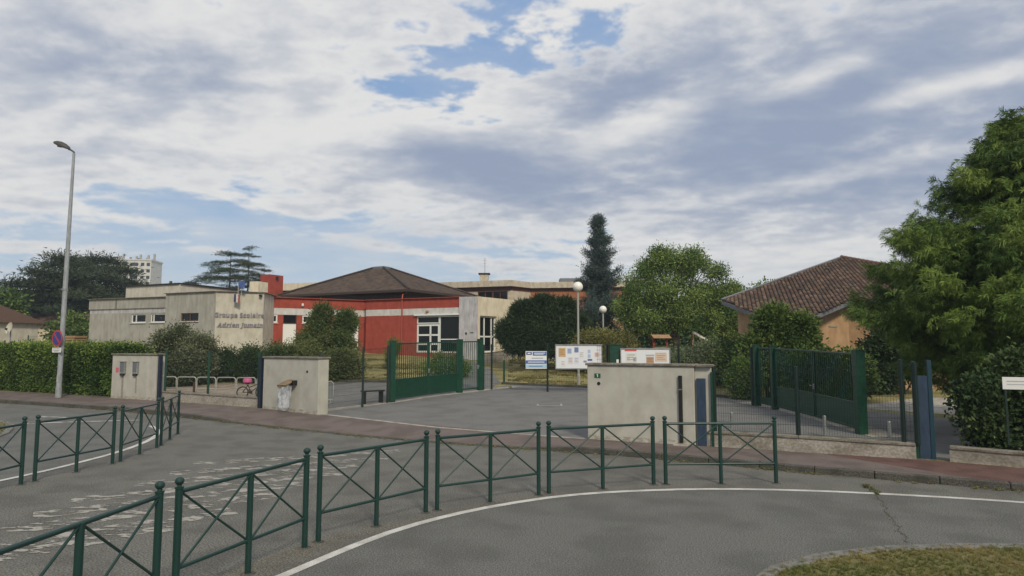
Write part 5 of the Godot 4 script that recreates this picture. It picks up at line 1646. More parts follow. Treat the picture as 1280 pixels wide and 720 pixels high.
	s.quad(Vector3(-.6, 1.75, .4), Vector3(.6, 1.75, .4), Vector3(.6, 1.98, 0), Vector3(-.6, 1.98, 0), Vector3(0, 1, 1)); s.quad(Vector3(-.6, 1.75, -.4), Vector3(.6, 1.75, -.4), Vector3(.6, 1.98, 0), Vector3(-.6, 1.98, 0), Vector3(0, 1, -1))
	part("roof", s, mats.tan_wood, o)

func cloth(s: Shape, at: Vector3, w: float, h: float, k: int):
	var g := func(u, v): return at + Vector3(u * w, -v * h, sin(u * 4 + v * 3 + k * 1.3) * .03 + v * .02)
	for i in 4:
		for j in 8:
			s.quad(g.call(i / 4.0, j / 8.0), g.call((i + 1) / 4.0, j / 8.0), g.call((i + 1) / 4.0, (j + 1) / 8.0), g.call(i / 4.0, (j + 1) / 8.0), Vector3(0, .1, 1))


# ---------------------------------------------------------------- plants
func leaf_clump(n: int, l: float, w: float, spread: float) -> ArrayMesh:       # leaves set about a twig end, unit size about `spread`
	var s := Shape.new()
	for k in n:
		var c := Vector3(rng.randfn(), rng.randfn(), rng.randfn()) * spread * .42
		var d := (c.normalized() + Vector3(rng.randfn(), rng.randfn(), rng.randfn()) * .55).normalized()
		var x := d.cross(Vector3(rng.randfn(), rng.randfn(), rng.randfn())).normalized()
		var y := x.cross(d)
		var ll := l * rng.randf_range(.7, 1.15); var ww := w * rng.randf_range(.8, 1.1)
		s.col = Color(1, 1, 1) * rng.randf_range(.80, 1.15)
		var m1 := c + d * ll * .5 + x * ww + y * ll * .08; var m2 := c + d * ll * .5 - x * ww + y * ll * .08
		s.tri(c, m1, c + d * ll); s.tri(c, c + d * ll, m2)
	return s.done()

func needle_pad(n: int, flat: float, l := .34, w := .035) -> ArrayMesh:       # a tuft of needle shoots, flattened
	var s := Shape.new()
	for k in n:
		var c := Vector3(rng.randfn() * .36, rng.randfn() * .36 * flat, rng.randfn() * .36)
		var d := (Vector3(c.x, c.y * .5, c.z).normalized() + Vector3(rng.randfn(), rng.randfn() * .7 + .35, rng.randfn()) * .5).normalized()
		var x := d.cross(Vector3(rng.randfn(), rng.randfn(), rng.randfn())).normalized()
		s.col = Color(1, 1, 1) * rng.randf_range(.75, 1.2)
		var ll := l * rng.randf_range(.7, 1.2)
		s.tri(c - x * w, c + x * w, c + d * ll)
		var y := x.cross(d)
		s.tri(c - y * w + d * ll * .2, c + y * w + d * ll * .2, c + d * ll * 1.1)
	return s.done()

func spray() -> ArrayMesh:       # a feathery cypress plume along +z: thin drooping shoots round an axis
	var s := Shape.new()
	for k in 30:
		var t := rng.randf_range(.02, .95)
		var c := Vector3(rng.randfn() * .03, .10 * t - .30 * t * t, t)
		var a := rng.randf() * TAU
		var d := (Vector3(cos(a) * .75, sin(a) * .42 - .16, rng.randf_range(.35, .95))).normalized()
		var l := (.20 + .30 * sin(PI * clampf(t * .9 + .08, 0, 1))) * rng.randf_range(.7, 1.2)
		var x := d.cross(Vector3(rng.randfn(), rng.randfn(), rng.randfn())).normalized() * .022
		s.col = Color(1, 1, 1) * rng.randf_range(.75, 1.2)
		var m := c + d * l * .55 + Vector3.DOWN * .01
		s.tri(c - x * .6, c + x * .6, m + x); s.tri(c - x * .6, m + x, m - x); s.tri(m - x, m + x, c + d * l + Vector3.DOWN * .06)
	return s.done()

func rand_basis() -> Basis:
	var q := Quaternion(rng.randfn(), rng.randfn(), rng.randfn(), rng.randfn()).normalized()
	return Basis(q)

func tone(cols: Array, t: float) -> Color:
	var f := clampf(t, 0, .999) * (cols.size() - 1)
	return (cols[int(f)] as Color).lerp(cols[int(f) + 1], f - int(f))

# foliage in lobes over blobs [x, y, z, rx, ry, rz]; every lobe has a tone of its own, gaps stay between them
func foliage(o: Node3D, called: String, blobs: Array, lobes: int, per: int, mesh: Mesh, cols: Array, sc0: float, sc1: float, m: Material = null, lobe_r := .40):
	var xf := []; var cl := []
	for b in blobs:
		var r := Vector3(b[3], b[4], b[5])
		for i in lobes:
			var u := Vector3(rng.randfn(), rng.randfn(), rng.randfn()).normalized()
			var c: Vector3 = Vector3(b[0], b[1], b[2]) + u * r * rng.randf_range(.45, .80)
			var lr := r * lobe_r * rng.randf_range(.65, 1.2)
			var tn := rng.randf()
			for k in per:
				var q := Vector3(rng.randfn(), rng.randfn(), rng.randfn()).normalized() * pow(rng.randf(), .45)
				var sc := rng.randf_range(sc0, sc1)
				xf.append(Transform3D(rand_basis().scaled(Vector3.ONE * sc), c + q * lr))
				cl.append(tone(cols, tn * .7 + rng.randf() * .3) * rng.randf_range(.85, 1.15))
	many(called, mesh, m if m else mats.leaf, o, xf, cl)

func trunk_shape(p: Array, r: Array, limbs: Array) -> Shape:
	var s := Shape.new()
	s.tube(p, r, 10)
	for l in limbs: s.tube(l[0], l[1], 7)
	return s

func bush(called: String, label: String, cat: String, at: Vector3, blobs: Array, lobes: int, per: int, mesh: Mesh, cols: Array, sc0: float, sc1: float, group := "", stems := true, lobe_r := .40) -> Node3D:
	var o := thing(called, label, cat, at, 0.0, group)
	if stems:
		var s := Shape.new()
		for b in blobs:
			for k in 4:
				var e := Vector3(b[0] + rng.randf_range(-.5, .5) * b[3], b[1] + rng.randf_range(0, .5) * b[4], b[2] + rng.randf_range(-.5, .5) * b[5])
				var st := Vector3(b[0] * .55 + rng.randf_range(-.15, .15), -.1, b[2] * .55 + rng.randf_range(-.15, .15))
				s.tube([st, st.lerp(e, .5) + Vector3(rng.randf_range(-.1, .1), .05, rng.randf_range(-.1, .1)), e], [.045, .032, .012], 6)
		part("stems", s, mats.bark, o)
	foliage(o, "crown", blobs, lobes, per, mesh, cols, sc0, sc1, null, lobe_r)
	return o

func hedge(label: String, a: Vector2, b: Vector2, depth: float, top: float, cols: Array, count: int, mesh: Mesh, bump := .10):
	var d := (b - a).normalized(); var n := Vector2(d.y, -d.x)       # n points away from the viewer's side
	var m := (a + b) / 2 + n * depth / 2
	var y := sy(m.y) - .05
	var o := thing("hedge", label, "hedge", Vector3(m.x, y, m.y), atan2(-d.y, d.x))
	var l := (b - a).length(); var h := top - y
	var s := Shape.new()
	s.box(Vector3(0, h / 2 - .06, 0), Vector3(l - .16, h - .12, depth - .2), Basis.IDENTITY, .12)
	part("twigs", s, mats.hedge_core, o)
	var f := FastNoiseLite.new(); f.seed = int(l * 10); f.frequency = .7
	var xf := []; var cl := []
	for k in count:
		var p := Vector3(rng.randf_range(-l / 2, l / 2), 0, 0)
		var q := rng.randf()
		if q < .55: p.y = rng.randf_range(0.02, h); p.z = depth / 2 - .08
		elif q < .85: p.y = h - .07; p.z = rng.randf_range(-depth / 2, depth / 2)
		else: p.y = rng.randf_range(.1, h); p.z = rng.randf_range(-.5, .5) * depth; p.x = (l / 2 - .05) * (1 if rng.randf() < .5 else -1)
		var w := f.get_noise_3d(p.x, p.y * 1.4, p.z)
		var out := Vector3(0, 1, 0) if q >= .55 and q < .85 else Vector3(0, 0, 1) if q < .55 else Vector3.ZERO
		p += out * (w * bump + rng.randf_range(-.05, .05))
		xf.append(Transform3D(rand_basis().scaled(Vector3.ONE * rng.randf_range(.16, .30)), p))
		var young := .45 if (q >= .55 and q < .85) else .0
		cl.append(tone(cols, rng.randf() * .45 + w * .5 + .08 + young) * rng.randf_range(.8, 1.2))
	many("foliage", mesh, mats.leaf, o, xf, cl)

func tiered_conifer(called: String, label: String, cat: String, at: Vector3, h: float, tiers: Array, pad: Mesh, cols: Array, pad_s: float, droop: float, trunk_r: float, lean := Vector3.ZERO, group := ""):
	# tiers: [height share, branch length, number of branches]
	var o := thing(called, label, cat, at, 0.0, group)
	var t := Shape.new()
	t.tube([Vector3(0, -.2, 0), Vector3(0, h * .3, 0) + lean * .2, Vector3(0, h * .65, 0) + lean * .6, Vector3(0, h * .99, 0) + lean], [trunk_r, trunk_r * .75, trunk_r * .42, .02], 10)
	part("trunk", t, mats.bark, o)
	var br := Shape.new()
	var xf := []; var cl := []
	for tier in tiers:
		var a0 := rng.randf() * TAU
		for k in int(tier[2]):
			var a: float = a0 + TAU * k / tier[2] + rng.randf_range(-.3, .3)
			var l: float = tier[1] * rng.randf_range(.72, 1.12)
			var y: float = h * tier[0] + rng.randf_range(-.02, .02) * h
			var o0: Vector3 = Vector3(0, y, 0) + lean * tier[0]
			var d := Vector3(cos(a), 0, sin(a))
			var pts := []
			for i in 5:
				var f := i / 4.0
				pts.append(o0 + d * l * f + Vector3.UP * (l * droop * f * (.5 - f)))
			br.tube(pts, [trunk_r * .22 + .01, trunk_r * .17, trunk_r * .12, trunk_r * .07, .01], 5)
			var tn := rng.randf()
			var n := maxi(4, int(l * 5.5 / pad_s))
			for i in n:
				var f := .18 + .84 * pow((i + rng.randf()) / n, .8)
				var side := d.cross(Vector3.UP) * rng.randfn() * l * .15 * (1.15 - f * .7)
				var p: Vector3 = o0 + d * l * f + Vector3.UP * (l * droop * f * (.5 - f)) + side + Vector3.UP * rng.randf_range(-.05, .10) * pad_s
				var sc := pad_s * rng.randf_range(.7, 1.2)
				xf.append(Transform3D(Basis(Vector3.UP, rng.randf() * TAU) * Basis(Vector3(1, 0, 0), rng.randf_range(-.25, .25)).scaled(Vector3(sc, sc, sc)), p))
				cl.append(tone(cols, tn * .6 + rng.randf() * .4) * rng.randf_range(.8, 1.2))
	part("branches", br, mats.bark, o)
	many("crown", pad, mats.needle, o, xf, cl)

func place_plants():
	var clump := leaf_clump(16, .42, .12, 1.0)
	var small_clump := leaf_clump(22, .30, .075, 1.0)
	var fine_clump := leaf_clump(20, .24, .055, 1.0)
	var big_leaf := leaf_clump(12, .55, .15, 1.0)
	var pad := needle_pad(46, .35)
	var pad_round := needle_pad(52, .9)
	var mid_green := [Color(0.040, 0.073, 0.018), Color(0.091, 0.150, 0.037), Color(0.174, 0.238, 0.055)]
	var dark_green := [Color(0.022, 0.040, 0.016), Color(0.040, 0.073, 0.026), Color(0.083, 0.121, 0.037)]
	var yellow_green := [Color(0.073, 0.113, 0.026), Color(0.146, 0.198, 0.044), Color(0.248, 0.289, 0.073)]
	var grey_green := [Color(0.062, 0.081, 0.040), Color(0.117, 0.139, 0.073), Color(0.229, 0.242, 0.146)]
	var pine_green := [Color(0.018, 0.037, 0.018), Color(0.037, 0.066, 0.029), Color(0.073, 0.110, 0.044)]
	var cedar_green := [Color(0.029, 0.048, 0.029), Color(0.059, 0.084, 0.048), Color(0.106, 0.135, 0.070)]
	var blue_green := [Color(0.040, 0.070, 0.066), Color(0.077, 0.117, 0.110), Color(0.137, 0.193, 0.179)]
	var olive := [Color(0.091, 0.101, 0.029), Color(0.174, 0.174, 0.055), Color(0.275, 0.253, 0.091)]

	# clipped hedge at the left
	hedge("long clipped dark green hedge along the pavement at the left", Vector2(-36, -35.7), Vector2(-16.15, -27.25), 1.5, 2.33, [Color(0.026, 0.055, 0.013), Color(0.059, 0.110, 0.023), Color(0.156, 0.229, 0.044), Color(0.265, 0.338, 0.065)], 15000, clump)
	# grey green shrub in front of the lettered block
	var y := sy(-33)
	bush("shrub", "large rounded grey green shrub in front of the pale school block", "shrub", Vector3(-16.2, y, -33), [[0, 1.55, 0, 1.55, 1.45, 1.4], [-.75, 1.2, .2, 1.1, 1.2, 1.1], [.8, 1.25, .1, 1.0, 1.2, 1.0], [0, .7, .5, 1.5, .8, 1.0]], 26, 46, small_clump, grey_green, .30, .50)
	# loose hedge behind the bike hoops
	bush("shrub_hedge", "loose dark shrubs behind the bike hoops, left half of the row", "shrub", Vector3(-13.2, sy(-34), -34), [[-1.0, .75, 0, 1.1, .95, 1.0], [.2, .80, .1, 1.1, 1.0, 1.0], [1.3, .8, -.1, 1.0, 1.0, 1.0]], 18, 44, small_clump, dark_green, .28, .46)
	bush("shrub_hedge", "lighter topped shrubs behind the litter wall, under the red wing", "shrub", Vector3(-10.4, sy(-34.5), -34.5), [[-1.3, .9, 0, 1.1, 1.0, 1.0], [-.2, 1.0, -.2, 1.1, 1.0, 1.0], [1.0, .85, 0, 1.1, .9, 1.0], [2.0, .7, .2, .9, .8, .9]], 18, 44, small_clump, [Color(0.037, 0.055, 0.018), Color(0.101, 0.128, 0.040), Color(0.201, 0.211, 0.083)], .28, .46)
	# small tree before the red wing
	bush("small_tree", "small loose leafy tree in front of the red wing's white doors", "tree", Vector3(-10.7, sy(-39), -39), [[0, 2.4, 0, 1.2, 1.3, 1.1], [-.9, 1.8, .1, 1.0, 1.1, 1.0], [.9, 1.9, 0, 1.0, 1.1, 1.0], [.1, 1.0, .2, 1.3, .9, 1.0], [1.1, 2.9, 0, .4, .7, .4], [-.4, 3.2, 0, .4, .6, .4]], 15, 32, small_clump, [Color(0.040, 0.073, 0.022), Color(0.088, 0.132, 0.040), Color(0.183, 0.165, 0.065)], .30, .52)
	# shrub by the gate
	bush("shrub", "low dark shrub seen through the left gate's bars", "shrub", Vector3(-3.6, sy(-36), -36), [[0, .6, 0, 1.0, .7, .8], [.6, .4, .2, .8, .5, .6]], 12, 36, small_clump, mid_green, .24, .4)
	bush("small_shrub", "thin upright sapling just left of the gate's left post", "shrub", Vector3(-7.1, sy(-40), -40), [[0, .9, 0, .45, .9, .45]], 8, 26, small_clump, mid_green, .22, .36)
	# dark round pine
	var o := thing("pine_tree", "round dark pine with short trunk in front of the cream school side", "tree", Vector3(1.95, sy(-40), -40))
	part("trunk", trunk_shape([Vector3(0, -.2, 0), Vector3(.05, 1.2, 0), Vector3(-.1, 2.4, 0)], [.20, .17, .12], [[[Vector3(0, 1.1, 0), Vector3(-.9, 2.0, .2), Vector3(-1.7, 2.6, .2)], [.10, .07, .03]], [[Vector3(0, 1.3, 0), Vector3(.9, 2.1, -.1), Vector3(1.6, 2.5, 0)], [.10, .07, .03]], [[Vector3(0, 1.7, 0), Vector3(.1, 2.8, .3), Vector3(.2, 3.8, .2)], [.09, .06, .03]]]), mats.bark, o)
	foliage(o, "crown", [[0, 2.45, 0, 1.8, 1.45, 1.6], [-1.3, 2.0, 0, 1.2, 1.0, 1.2], [1.25, 2.0, 0, 1.2, 1.0, 1.2], [.3, 1.65, .5, 1.7, .75, 1.2], [.4, 3.1, 0, 1.0, .8, 1.0], [-.7, 2.65, .1, 1.2, .95, 1.1], [-2.1, 2.3, 0, .55, .4, .5], [1.8, 2.6, 0, .6, .45, .5], [-1.2, 3.35, .1, .45, .35, .4], [1.1, 3.6, 0, .4, .35, .4], [2.1, 1.8, 0, .5, .45, .5], [-.1, 3.75, 0, .5, .3, .4]], 22, 28, pad_round, pine_green, .42, .72, mats.needle)
	# shrubs round the notice boards
	bush("shrub", "olive yellow bush behind the notice boards at the foot of the spruce", "shrub", Vector3(5.3, sy(-38), -38), [[-.9, 1.2, 0, 1.1, 1.2, .9], [.3, 1.35, 0, 1.2, 1.3, .9], [1.3, 1.1, .1, .9, 1.1, .8]], 16, 36, fine_clump, olive, .34, .60)
	bush("shrub", "grey leaved bush right of the second notice board", "shrub", Vector3(8.7, sy(-32.6), -32.6), [[-.5, 1.0, 0, 1.1, 1.0, .9], [.7, 1.05, .1, 1.1, 1.05, .9]], 16, 40, fine_clump, [Color(0.091, 0.124, 0.066), Color(0.174, 0.216, 0.121), Color(0.293, 0.329, 0.201)], .34, .58)
	bush("shrub", "dark green bush between the grey leaved bush and the ochre house", "shrub", Vector3(10.6, sy(-31.8), -31.8), [[-.4, .95, 0, 1.0, 1.0, .9], [.6, 1.05, 0, .9, 1.05, .9]], 16, 38, small_clump, mid_green, .30, .5)
	# blue spruce
	var tiers := []
	for k in 12:
		var f := k / 11.0
		tiers.append([.08 + .88 * f, (1.85 - 1.40 * pow(f, 1.5)) * (.66 if k % 3 == 1 else 1.15), 6 if f < .7 else 4])
	for k in 16: tiers.append([.06 + .92 * k / 15.0, .80 - .52 * k / 15.0, 5])
	tiered_conifer("spruce_tree", "tall narrow blue green spruce rising above the school roofs", "tree", Vector3(6.75, sy(-50), -50), 10.2, tiers, needle_pad(46, .8, .36, .05), blue_green, .44, -.75, .24, Vector3(-.25, 0, 0))
	# leafy tree in the playground
	o = thing("leafy_tree", "large airy light green leafy tree in the middle of the playground", "tree", Vector3(11.0, sy(-45), -45))
	var limbs := []
	for k in 11:
		var a := TAU * k / 11.0 + rng.randf() * .4
		var b := Vector3(0, rng.randf_range(1.6, 2.8), 0); var e := Vector3(cos(a) * rng.randf_range(1.4, 2.7), rng.randf_range(4.4, 6.6), sin(a) * rng.randf_range(1.2, 2.4))
		limbs.append([[b, b.lerp(e, .4) + Vector3(0, .2, 0), b.lerp(e, .75) + Vector3(rng.randf_range(-.3, .3), .3, 0), e], [.10, .07, .04, .012]])
	part("trunk", trunk_shape([Vector3(0, -.2, 0), Vector3(.05, 1.2, 0), Vector3(-.1, 2.4, 0), Vector3(.1, 4.2, 0), Vector3(.0, 6.0, 0)], [.30, .24, .20, .12, .04], limbs), mats.bark, o)
	var bl := [[0, 5.9, 0, 2.2, 1.9, 2.0], [-2.2, 5.0, .3, 1.8, 1.5, 1.7], [2.1, 5.3, 0, 1.9, 1.7, 1.8], [-1.2, 6.7, 0, 1.5, 1.0, 1.3], [1.3, 6.6, -.2, 1.5, 1.2, 1.4], [0, 4.2, 1.2, 2.4, 1.3, 1.5], [-3.2, 3.7, .2, 1.3, 1.2, 1.2], [3.3, 4.0, .2, 1.4, 1.4, 1.4], [2.7, 3.0, .9, 1.3, 1.0, 1.1], [-2.2, 2.9, .8, 1.4, .9, 1.1], [3.9, 2.9, -.5, .9, 1.2, .9], [.6, 3.0, 1.1, 1.6, .9, 1.0]]
	foliage(o, "crown", bl, 13, 27, small_clump, [Color(0.042, 0.082, 0.022), Color(0.096, 0.162, 0.037), Color(0.172, 0.250, 0.060), Color(0.245, 0.310, 0.088)], .34, .60, null, .34)
	# cedar at the far left, and the sparse one behind the lettered block
	var thin := needle_pad(30, .22, .34, .03)
	var full := needle_pad(46, .50, .34, .035)
	tiered_conifer("cedar_tree", "broad dark cedar behind the street lamp at the left", "tree", Vector3(-50.5, 2, -75), 10.6, [[.26, 6.0, 6], [.42, 6.6, 6], [.56, 6.2, 6], [.68, 5.2, 6], [.79, 4.2, 5], [.89, 3.0, 5], [.97, 1.6, 4]], full, cedar_green, 1.35, .10, .55)
	tiered_conifer("cedar_tree", "second dark cedar crown, left of the tower block and behind the pale wing", "tree", Vector3(-50.2, 2, -81), 11.3, [[.22, 4.6, 6], [.36, 5.0, 6], [.50, 5.2, 6], [.63, 5.0, 6], [.75, 4.6, 5], [.86, 3.8, 5], [.95, 2.2, 4]], full, cedar_green, 1.35, .10, .45)
	tiered_conifer("cedar_tree", "sparse flat topped cedar above the pale school block", "tree", Vector3(-34.0, 2.1, -80), 11.9, [[.58, 3.6, 4], [.69, 4.8, 5], [.79, 4.2, 4], [.88, 3.2, 4], [.96, 1.5, 3]], thin, cedar_green, .80, .42, .22)
	tiered_conifer("cedar_tree", "small dark cedar top just left of the sparse cedar", "tree", Vector3(-39.6, 2.1, -82), 8.4, [[.66, 2.4, 5], [.82, 1.8, 4], [.95, 1.0, 4]], thin, cedar_green, .8, .35, .2)
	tiered_conifer("cedar_tree", "thin cedar leader right of the sparse cedar, beside the red chimney", "tree", Vector3(-31.4, 2.1, -84), 10.6, [[.66, 1.9, 4], [.8, 1.4, 4], [.93, .8, 3]], thin, cedar_green, .7, .3, .16)
	tiered_conifer("cedar_tree", "slim dark second top of the sparse cedar, right of its main crown", "tree", Vector3(-32.2, 2.1, -81), 12.6, [[.6, 2.2, 4], [.7, 2.4, 4], [.8, 1.9, 4], [.9, 1.2, 3], [.97, .6, 3]], thin, cedar_green, .7, .3, .18)
	# trees further off at the left
	bush("far_tree", "light green tree at the left edge above the small house", "tree", Vector3(-46.5, 2, -60), [[0, 3.2, 0, 2.4, 2.0, 2.0], [-1.5, 2.6, 0, 2, 2, 2]], 20, 34, clump, mid_green, .6, 1.0)
	bush("far_tree", "dark trees on the left horizon behind the light green tree", "tree", Vector3(-70, 2, -98), [[-4, 5.2, 0, 4.5, 3.6, 3], [3, 4.8, 0, 4.5, 3.4, 3]], 24, 34, clump, dark_green, 1.0, 1.8)
	bush("far_tree", "low green tree under the cedar behind the blue green fence", "tree", Vector3(-38.5, 2, -62), [[-2, 1.6, 0, 2.2, 1.4, 1.5], [1.5, 1.5, 0, 2.2, 1.3, 1.5]], 18, 30, clump, mid_green, .5, .9)
	# house hedges at the right
	bush("laurel_bush", "dome of layered dark green foliage in front of the ochre house wall", "shrub", Vector3(10.55, sy(-26.9), -26.9), [[.1, 2.35, 0, .95, .80, .8], [.9, 2.05, .1, .95, .85, .8], [-.6, 1.75, .1, .85, .65, .7], [1.2, 1.35, .1, .85, .75, .7], [.3, 1.3, .2, 1.2, .8, .8], [0, 3.05, 0, .5, .35, .45], [.9, 2.85, 0, .5, .38, .45]], 18, 40, clump, [Color(0.041, 0.081, 0.020), Color(0.093, 0.151, 0.034), Color(0.183, 0.244, 0.061)], .26, .44)
	bush("round_bush", "small bright green round bush beside the right gate's left post", "shrub", Vector3(9.1, sy(-26.2), -26.2), [[0, .85, 0, .62, .75, .55]], 30, 44, small_clump, [Color(0.051, 0.102, 0.022), Color(0.110, 0.183, 0.040), Color(0.183, 0.265, 0.065)], .24, .40)
	bush("ivy_hedge", "tall leafy hedge right behind the double gate's bars", "hedge", Vector3(12.2, sy(-25.6), -25.6), [[-1.1, .95, .2, .75, .85, .5], [-.1, 1.0, 0, .8, .85, .5], [.8, .95, -.2, .7, .85, .5]], 26, 44, clump, mid_green, .26, .42)
	bush("dark_shrub", "big dark shrub between the right gate and the conifer, under the house eave", "shrub", Vector3(15.9, sy(-28.4), -28.4), [[0, 1.7, 0, 1.1, 1.2, .9], [-.5, 1.2, .2, .9, .9, .8], [.9, 1.5, 0, 1.0, 1.1, .9]], 20, 42, clump, dark_green, .30, .48)
	# laurel under the conifer
	bush("laurel_shrub", "open dark laurel shrub behind the low wall under the conifer", "shrub", Vector3(10.7, sy(-14.1), -14.1), [[-.7, .9, 0, .9, .9, .6], [.4, 1.05, .2, 1.0, 1.05, .6], [1.6, 1.1, .4, 1.1, 1.15, .7], [2.9, 1.1, .9, 1.1, 1.2, .7], [.2, 1.7, -.2, .9, .6, .5]], 22, 30, big_leaf, [Color(0.018, 0.037, 0.015), Color(0.040, 0.073, 0.022), Color(0.110, 0.156, 0.051)], .17, .27)
	# the big feathery conifer at the right edge
	o = thing("conifer_tree", "huge feathery green conifer filling the right edge", "tree", Vector3(13.6, sy(-17.2), -17.2))
	part("trunk", trunk_shape([Vector3(0, -.2, 0), Vector3(.1, 3, 0), Vector3(0, 6.5, 0), Vector3(0, 8.6, 0)], [.32, .26, .13, .02], []), mats.bark, o)
	var xf := []; var cl := []
	var br := Shape.new()
	var cols := [Color(.028, .058, .016), Color(.074, .132, .026), Color(.165, .245, .046), Color(.260, .340, .075)]
	for k in 380:
		var t := pow(rng.randf(), 1.15)
		var yy := 1.6 + t * 6.7
		var reach := conifer_reach(yy)
		var a := rng.randf() * TAU
		var l := reach * rng.randf_range(.62, 1.18)
		var d := Vector3(cos(a), 0, sin(a))
		var b0 := Vector3(0, yy - .3 * l, 0)
		var tip := Vector3(0, yy + .05 * l, 0) + d * l
		br.tube([b0, b0.lerp(tip, .5) + Vector3.DOWN * .05 * l, tip], [.035, .022, .006], 4, false)
		var tn := rng.randf()
		var n := int(30 + l * 34)
		for i in n:
			var f := .35 + .68 * (i + rng.randf()) / n
			var p := b0.lerp(tip, f) + Vector3.DOWN * .1 * l * f * (1 - f)
			var dd := (d + Vector3(rng.randfn(), rng.randfn() * .50 - .38, rng.randfn()) * .66).normalized()
			p += d.cross(Vector3.UP) * rng.randfn() * .20 + Vector3.UP * rng.randfn() * .11
			var x := Vector3.UP.cross(dd).normalized()
			var bs := Basis(x, dd.cross(x), dd) * Basis(Vector3(0, 0, 1), rng.randf_range(-1.5, 1.5))
			xf.append(Transform3D(bs.scaled_local(Vector3.ONE * rng.randf_range(.22, .40)), p))
			cl.append(tone(cols, tn * .62 + rng.randf() * .25 + f * .12) * rng.randf_range(.85, 1.15))
	part("branches", br, mats.bark, o)
	many("crown", spray(), mats.needle, o, xf, cl)
	# trees behind the house and the playground
	for q in [[14.5, -66, 5.0, 2.6, "green tree crowns left of the ochre house roof, behind the playground"], [21, -72, 6.2, 3.0, "green treetop behind the ochre roof's left slope"], [28, -74, 7.0, 3.0, "dark green treetop just above the ochre roof's top edge"], [17.5, -58, 3.2, 2.2, "light green bushes beside the ochre house's left wall"], [12.8, -54, 2.6, 1.8, "dark bushes behind the slide in the playground"]]:
		bush("far_tree", q[4], "tree", Vector3(q[0], 2, q[1]), [[0, q[2] * .62, 0, q[3] * 1.25, q[2] * .42, q[3]], [-q[3] * .9, q[2] * .5, .4, q[3], q[2] * .4, q[3] * .8], [q[3] * .9, q[2] * .55, 0, q[3], q[2] * .42, q[3] * .8]], 20, 30, clump, yellow_green if q[0] == 17.5 or q[0] == 14.5 else mid_green, .55, 1.0)
	# a far treeline that closes the view
	xf = []; cl = []
	for k in 9000:
		var a := deg_to_rad(rng.randf_range(-62, 62)); var r := 150.0 + rng.randf_range(-8, 8)
		var top := 6.5 + 2.5 * sin(a * 23.0) + 1.6 * sin(a * 61.0 + 1.0)
		xf.append(Transform3D(rand_basis().scaled(Vector3.ONE * rng.randf_range(1.6, 3.0)), Vector3(sin(a) * r, 2.2 + top * rng.randf(), -cos(a) * r)))
		cl.append(tone(mid_green, rng.randf()))
	var tl := many("treeline", clump, mats.leaf, self, xf, cl)
	# weeds along kerbs, walls and barriers, and grass on the far lawn
	weeds()

func conifer_reach(y: float) -> float:
	var p := [[1.0, 2.6], [2.0, 2.9], [3.1, 3.65], [4.2, 3.45], [5.2, 2.85], [6.0, 2.3], [6.8, 1.6], [7.5, .95], [8.1, .5], [8.8, .15], [20.0, .1]]
	for k in range(1, p.size()):
		if y < p[k][0]: return lerpf(p[k - 1][1], p[k][1], (y - p[k - 1][0]) / (p[k][0] - p[k - 1][0]))
	return .1

